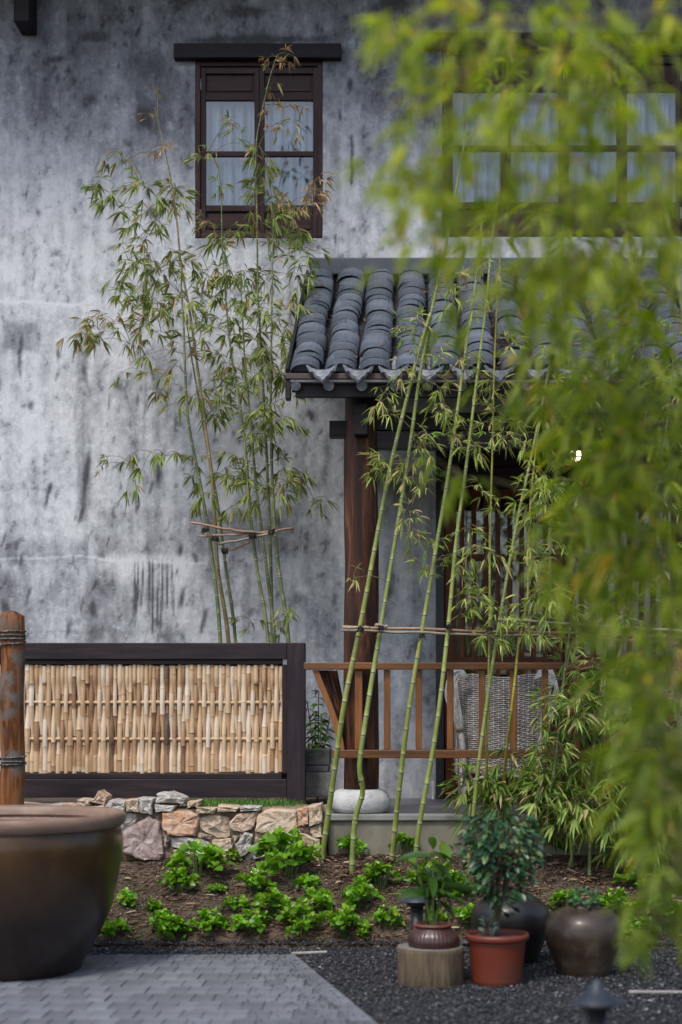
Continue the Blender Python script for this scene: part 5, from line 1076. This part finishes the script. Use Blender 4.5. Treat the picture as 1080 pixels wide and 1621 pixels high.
near('near bamboo with the densest leaves in front of the porch roof end', ((1300-CX)/F*4.4,0), [(1290,1300),(1240,900),(1180,600),(1080,400),(980,350)], 4.4,
     [(860,1080,380,620,6),(900,1080,600,900,8),(870,960,780,1010,1.6),(960,1080,880,1050,3),(720,860,450,520,.25),(700,780,720,780,.12),(780,880,540,640,.5)], 215, .092, .46)
near('near bamboo drooping down the right edge towards the gravel', ((1330-CX)/F*4.0,0), [(1310,1500),(1270,1200),(1200,950),(1130,820)], 4.0,
     [(1010,1085,980,1250,4),(1030,1085,1200,1450,3),(1015,1070,1430,1540,.6),(970,1060,1180,1300,.8),(1060,1085,1560,1621,.15)], 100, .095, .32)
near('farther near bamboo filling the gap beneath the wide window', ((1200-CX)/F*6.2,0), [(1180,1300),(1150,900),(1100,600),(1050,300)], 6.2,
     [(860,1085,380,700,3),(920,1085,640,1000,3.2),(980,1085,1000,1350,2.2),(760,1000,60,200,.9),(760,1000,330,380,.5),(880,960,700,850,.8)], 150, .105, .36)

# ------------------------------------------------------------------ green plants of the bed
def plant_mesh(seed, n_st, dome=.11, leaf=.058, wr=.62):
    st_ = random.getstate(); random.seed(seed); L = Leaves()
    for k in range(n_st):
        a_ = random.uniform(0,6.28); r_ = dome*math.sqrt(random.random()); h = (dome*.35+.72*dome*math.sqrt(max(0,1-(r_/dome)**2)))*random.uniform(.75,1.12); c = Vector((r_*math.cos(a_), r_*math.sin(a_), h)); m_ = random.randint(5,8); a0 = random.uniform(0,6.28); age = random.random()
        for j in range(m_):
            aa = a0+j*2.4; el = .15+.9*(j/m_); d = Vector((math.cos(aa)*math.cos(el), math.sin(aa)*math.cos(el), math.sin(el)))
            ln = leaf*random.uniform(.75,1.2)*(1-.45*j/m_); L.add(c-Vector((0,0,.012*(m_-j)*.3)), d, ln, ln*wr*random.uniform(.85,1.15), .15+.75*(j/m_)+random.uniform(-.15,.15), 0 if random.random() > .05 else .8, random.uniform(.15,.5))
    me = L.mesh('foliage', shape=((.2,.62),(.48,1.0),(.78,.80)), fold=.18); me.materials.append(M['leafS'])
    b = MB()
    for k in range(max(3, n_st//2)):
        a_ = random.uniform(0,6.28); r_ = dome*.7*random.random(); b.tube([(0.3*r_*math.cos(a_), .3*r_*math.sin(a_), -.01), (r_*math.cos(a_), r_*math.sin(a_), dome*.8)], .0028, 4, cap=False)
    ms = b.mesh('stems'); ms.materials.append(M['greenstem']); random.setstate(st_); return me, ms
PM = [plant_mesh(100+k, 22) for k in range(6)]; PS = [plant_mesh(200+k, 9, .07, .06) for k in range(3)]
seed_l = [(290,1348,50,'leafy green plant tucked against the stone wall, left of the biggest clump'),(316,1392,86,'widest bright green clump just below the large purple stone'),(283,1414,56,'low green plant left of and below the widest clump'),(368,1366,28,'tiny green plant under the tan stones at the wall foot'),
 (411,1352,40,'tall green plant standing against the stone wall'),(455,1390,96,'broad bright green clump below the right end of the stone wall'),(343,1417,26,'tiny seedling between two larger clumps left of the white ring'),(200,1437,36,'small green plant right beside the big vat'),(180,1485,44,'green plant half hidden by the vat, near the paving'),
 (243,1450,34,'small plant above the front left clump'),(262,1492,70,'green clump in front at the gravel edge, nearest the vat'),(330,1480,56,'green clump at the gravel edge, second from the vat'),(400,1482,62,'green clump at the gravel edge below the white ring'),(404,1422,56,'green clump directly below the white ring'),(374,1443,38,'small plant left of the middle clumps'),
 (432,1455,64,'green clump in the middle of the bed'),(478,1482,62,'green clump third from the right along the gravel edge'),(500,1455,62,'tall green clump right of the middle of the bed'),(545,1488,68,'large green clump at the gravel edge above the splinter'),(487,1410,36,'small plant right of the broad clump'),(570,1442,62,'green clump left of the garden lamp, lower one of two'),
 (602,1410,62,'green clump at the foot of the kinked bamboo culm'),(555,1357,46,'green plant against the porch edge, left of the kinked culm'),(640,1358,46,'green plant against the porch edge right of the third culm'),(612,1472,46,'dull green plant left of the garden lamp post'),(682,1418,72,'green clump behind the lamp and the potted laurel'),
 (728,1424,50,'green plant between laurel and blue green shrub'),(744,1468,50,'green plant just left of the red flowerpot rim'),(704,1352,50,'green plant at the porch edge behind the laurel'),(880,1354,42,'shaded plant at the porch edge right of the blue green shrub'),(898,1448,52,'green plant left behind the round jar'),
 (975,1455,62,'green plant right behind the round jar'),(1010,1493,60,'green plant at the bed edge right of the round jar'),(1052,1462,62,'green plant at the right edge of the picture, in the bed'),(1000,1408,46,'green plant in the litter above the round jar'),(1072,1415,50,'shaded green plant highest up at the right edge'),(690,1470,40,'green plant peeping out behind the ribbed pot')]
rl = random.Random(4)
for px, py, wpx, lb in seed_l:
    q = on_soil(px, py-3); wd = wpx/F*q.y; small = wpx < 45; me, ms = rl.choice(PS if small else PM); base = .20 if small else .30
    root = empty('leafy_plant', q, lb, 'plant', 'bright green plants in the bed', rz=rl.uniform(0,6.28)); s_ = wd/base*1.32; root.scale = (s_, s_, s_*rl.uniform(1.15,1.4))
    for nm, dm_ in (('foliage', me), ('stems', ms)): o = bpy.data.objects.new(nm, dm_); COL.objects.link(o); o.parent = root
# water plants in the jar mouth
me, ms = plant_mesh(330, 8, .085, .05); me.materials[0] = leafmat('jar plant leaves', [(.02,.10,.03),(.05,.20,.07),(.10,.30,.12)], (.2,.2,.05))
root = empty('jar_plant', (jx, jY, .36), 'small green plant growing in the mouth of the round jar', 'plant')
for nm, dm_ in (('foliage', me), ('stems', ms)): o = bpy.data.objects.new(nm, dm_); COL.objects.link(o); o.parent = root
# potted laurel on the stump
root = empty('potted_laurel', (X_(686,sY), sY, sh_+.106), 'young laurel with long glossy drooping leaves in the ribbed pot', 'plant')
stm = MB(); tops = [(0,0,.37),(-.08,.01,.26),(.075,-.01,.30),(.01,.03,.20)]; lm = []
for k in range(3):
    L = Leaves(); L.add((0,0,0), (1,0,0), 1, .30, [.35,.15,.6][k], 0, .35); m_ = L.mesh('leaf', shape=((.2,.75),(.45,1.0),(.75,.72)), fold=.2); m_.materials.append(M['leafA']); lm.append(m_)
for (x, y, z) in tops:
    stm.tube(catmull([(x*.1,y*.1,-.01),(x*.5,y*.5,z*.5),(x,y,z)], .04), .0045, 6)
stm.obj('stem', M['greenstem'], root)
ry = random.Random(9)
for (x, y, z) in tops:
    for j in range(8):
        o = bpy.data.objects.new('leaf', lm[2] if (j > 5 and z > .25) else lm[ry.randint(0,1)]); COL.objects.link(o); o.parent = root; u = ry.uniform(.55,1.0) if j < 6 else 1
        o.location = (x*u, y*u, z*u+.01); s_ = ry.uniform(.13,.20); o.scale = (s_,)*3; o.rotation_euler = (ry.uniform(-.5,.5), ry.uniform(-.5,1.0) if j < 6 else -.8, j*2.4+ry.uniform(-.4,.4))
# blue green shrub in red pot
root = empty('potted_shrub', (X_(787,rY), rY, .245), 'dense blue green shrub in the red flowerpot', 'plant'); b = MB(); ends = []
rz_ = random.Random(12)
for k in range(7):
    a_ = rz_.uniform(0,6.28); r_ = rz_.uniform(.02,.13); e = Vector((r_*math.cos(a_)+.02, r_*math.sin(a_), rz_.uniform(.35,.62))); b.tube(catmull([(0,0,-.01),(e.x*.25,e.y*.25,e.z*.4),e], .04), .0055, 6); ends.append(e)
L = Leaves()
for k in range(1150):
    z = rz_.triangular(.10,.66,.48); rad = .20*math.sqrt(max(.03, 1-((z-.43)/.30)**2)) if z > .2 else .07; a_ = rz_.uniform(0,6.28); r_ = rad*math.sqrt(rz_.random()); p_ = Vector((r_*math.cos(a_)+.02, r_*math.sin(a_), z))
    if math.sin(p_.x*38+p_.z*22)*math.sin(p_.z*31+k%3) < -.45: continue
    ln = rz_.uniform(.026,.048); L.add(p_, (math.cos(a_), math.sin(a_), rz_.uniform(-.6,.5)), ln, ln*.62, rz_.random(), .9 if rz_.random() < .05 else 0, .4)
    if k % 5 == 0: b.tube([min(ends, key=lambda q: (q-p_).length)*.8, p_], .0016, 3, cap=False)
b.obj('stems', M['stem'], root); L.obj('foliage', M['leafD'], root, shape=((.2,.7),(.5,1.0),(.8,.7)), fold=.15)
L = Leaves()
for k in range(40): a_ = rz_.uniform(0,6.28); L.add((-.045+.02*math.cos(a_), -.05+.02*math.sin(a_), .0+rz_.uniform(0,.09)), (math.cos(a_), math.sin(a_), .7), .045, .012, .9, 0, .3)
o = L.obj('seedling_sprig', leafmat('grey green sprig', [(.10,.15,.12),(.15,.21,.18)], (.3,.3,.2)), None); o.location = (X_(787,rY), rY, .25); tag(o, 'tuft of thin grey green leaves at the foot of the potted shrub', 'plant')
# shrub behind the column gap
root = empty('dark_shrub', (X_(503,11.3), 11.3, .72), 'dark narrow leaved shrub between the fence post and the column', 'shrub'); L = Leaves(); b = MB()
for k in range(9):
    e = Vector((rz_.uniform(-.10,.10), rz_.uniform(-.1,.1), rz_.uniform(.35,.85))); pts = catmull([(0,0,0),(e.x*.4,e.y*.4,e.z*.5),e], .05); b.tube(pts, .004, 4, cap=False)
    for q in pts[2:]:
        for j in range(3): a_ = rz_.uniform(0,6.28); ln = rz_.uniform(.06,.10); L.add(q, (math.cos(a_), math.sin(a_), rz_.uniform(-.2,.4)), ln, ln*.28, rz_.random()*.6, 0, .5)
b.obj('stems', M['stem'], root); L.obj('foliage', M['leafA'], root)
# grass and moss
def grass(pts_fn, n_, name, h=.05):
    L = Leaves()
    for _ in range(n_):
        x, y, z = pts_fn(); a_ = random.uniform(0,6.28); L.add((x,y,z), (math.cos(a_)*.45, math.sin(a_)*.45, 1), h*random.uniform(.5,1.3), .004, random.random(), .8 if random.random() < .08 else 0, .2)
    return L.obj(name, M['grass'], kind='stuff')
def gp():
    px = random.choice([random.gauss(375,28), random.gauss(410,30), random.gauss(215,20), random.uniform(300,480), random.gauss(330,30)]); y = random.uniform(10.3,10.62); return X_(px,y), y, .735+random.uniform(0,.02)
grass(gp, 2600, 'grass_on_wall', .055)
def gp2():
    x = random.uniform(-2.2,1.9); y = random.uniform(BED0+.02,PF-.05)
    while vn.fbm(x*3+7, y*3, 3) < .56: x = random.uniform(-2.2,1.9); y = random.uniform(BED0+.02,PF-.05)
    return x, y, float(soil_z(x,y))
grass(gp2, 1400, 'bed_grass', .035)

# ------------------------------------------------------------------ small wear: leaves on the tiles, grit on the paving
L = Leaves()
for _ in range(80):
    x = random.uniform(XR0, 2.2); t_ = random.uniform(.05, SLEN-.1); q = Vector((x, EY, EZ))+SD*t_+SN*.075
    if random.random() < .6: q = Vector((random.choice(xv)+random.uniform(-.02,.02), EY, EZ))+SD*t_+SN*.03
    a_ = random.uniform(0,6.28); L.add(q, (math.cos(a_), math.sin(a_)*SD.y, math.sin(a_)*SD.z+.05), random.uniform(.05,.10), random.uniform(.010,.018), 0, 1, .05)
q0 = P(797,548,11); 
for _ in range(40): a_ = random.uniform(0,6.28); L.add(Vector((X_(797,10.5), EY, EZ))+SD*.38+SN*.07+Vector((random.gauss(0,.03), random.gauss(0,.03), random.gauss(.02,.02))), (math.cos(a_), math.sin(a_), random.uniform(0,.6)), .09, .02, 0, 1, .2)
L.obj('fallen_leaves', leafmat('dead leaves', [(.2,.1,.05),(.2,.1,.05)], (.20,.115,.07), trans=.1), kind='stuff')
n = 900; yy = rng.uniform(6.5, PBACK, n); xx = e0.x+(yy-e0.y)*ed.x/ed.y-np.abs(rng.normal(0,.22,n)); k3 = rng.random(n) < .3; xx[k3] = rng.uniform(-2,0,k3.sum()); yy[k3] = PBACK-np.abs(rng.normal(0,.12,k3.sum()))
ok = xx < e0.x+(yy-e0.y)*ed.x/ed.y-.01
scatter_rocks('stray_grit', np.stack([xx[ok], yy[ok], np.full(ok.sum(), .036)], 1), rng.uniform(.002,.006,ok.sum()), M['gravel'], rng.random(ok.sum()))

L = Leaves()
for px, py in ((508,1364),(556,1382),(619,1364),(655,1388),(739,1382),(771,1332),(797,1332),(856,1368),(898,1378),(933,1392)):
    q = on_soil(px, py)
    for k in range(26):
        a_ = random.uniform(0,6.28); d_ = random.uniform(.01,.14); x, y = q.x+d_*math.cos(a_), min(PF-.02, q.y+d_*.6*math.sin(a_)); L.add((x, y, float(soil_z(x,y))+.012), (math.cos(a_*3), math.sin(a_*3), random.uniform(0,.5)), random.uniform(.04,.10), random.uniform(.012,.026), 0, 0, .2)
me = L.mesh('dry_sheaths'); nf = len(me.polygons); at = me.attributes.new('g', 'FLOAT', 'FACE'); at.data.foreach_set('value', np.repeat(rng.random(nf//8+1), 8)[:nf].astype(np.float32))
link('dry_sheaths', me, M['chips'], kind='stuff')
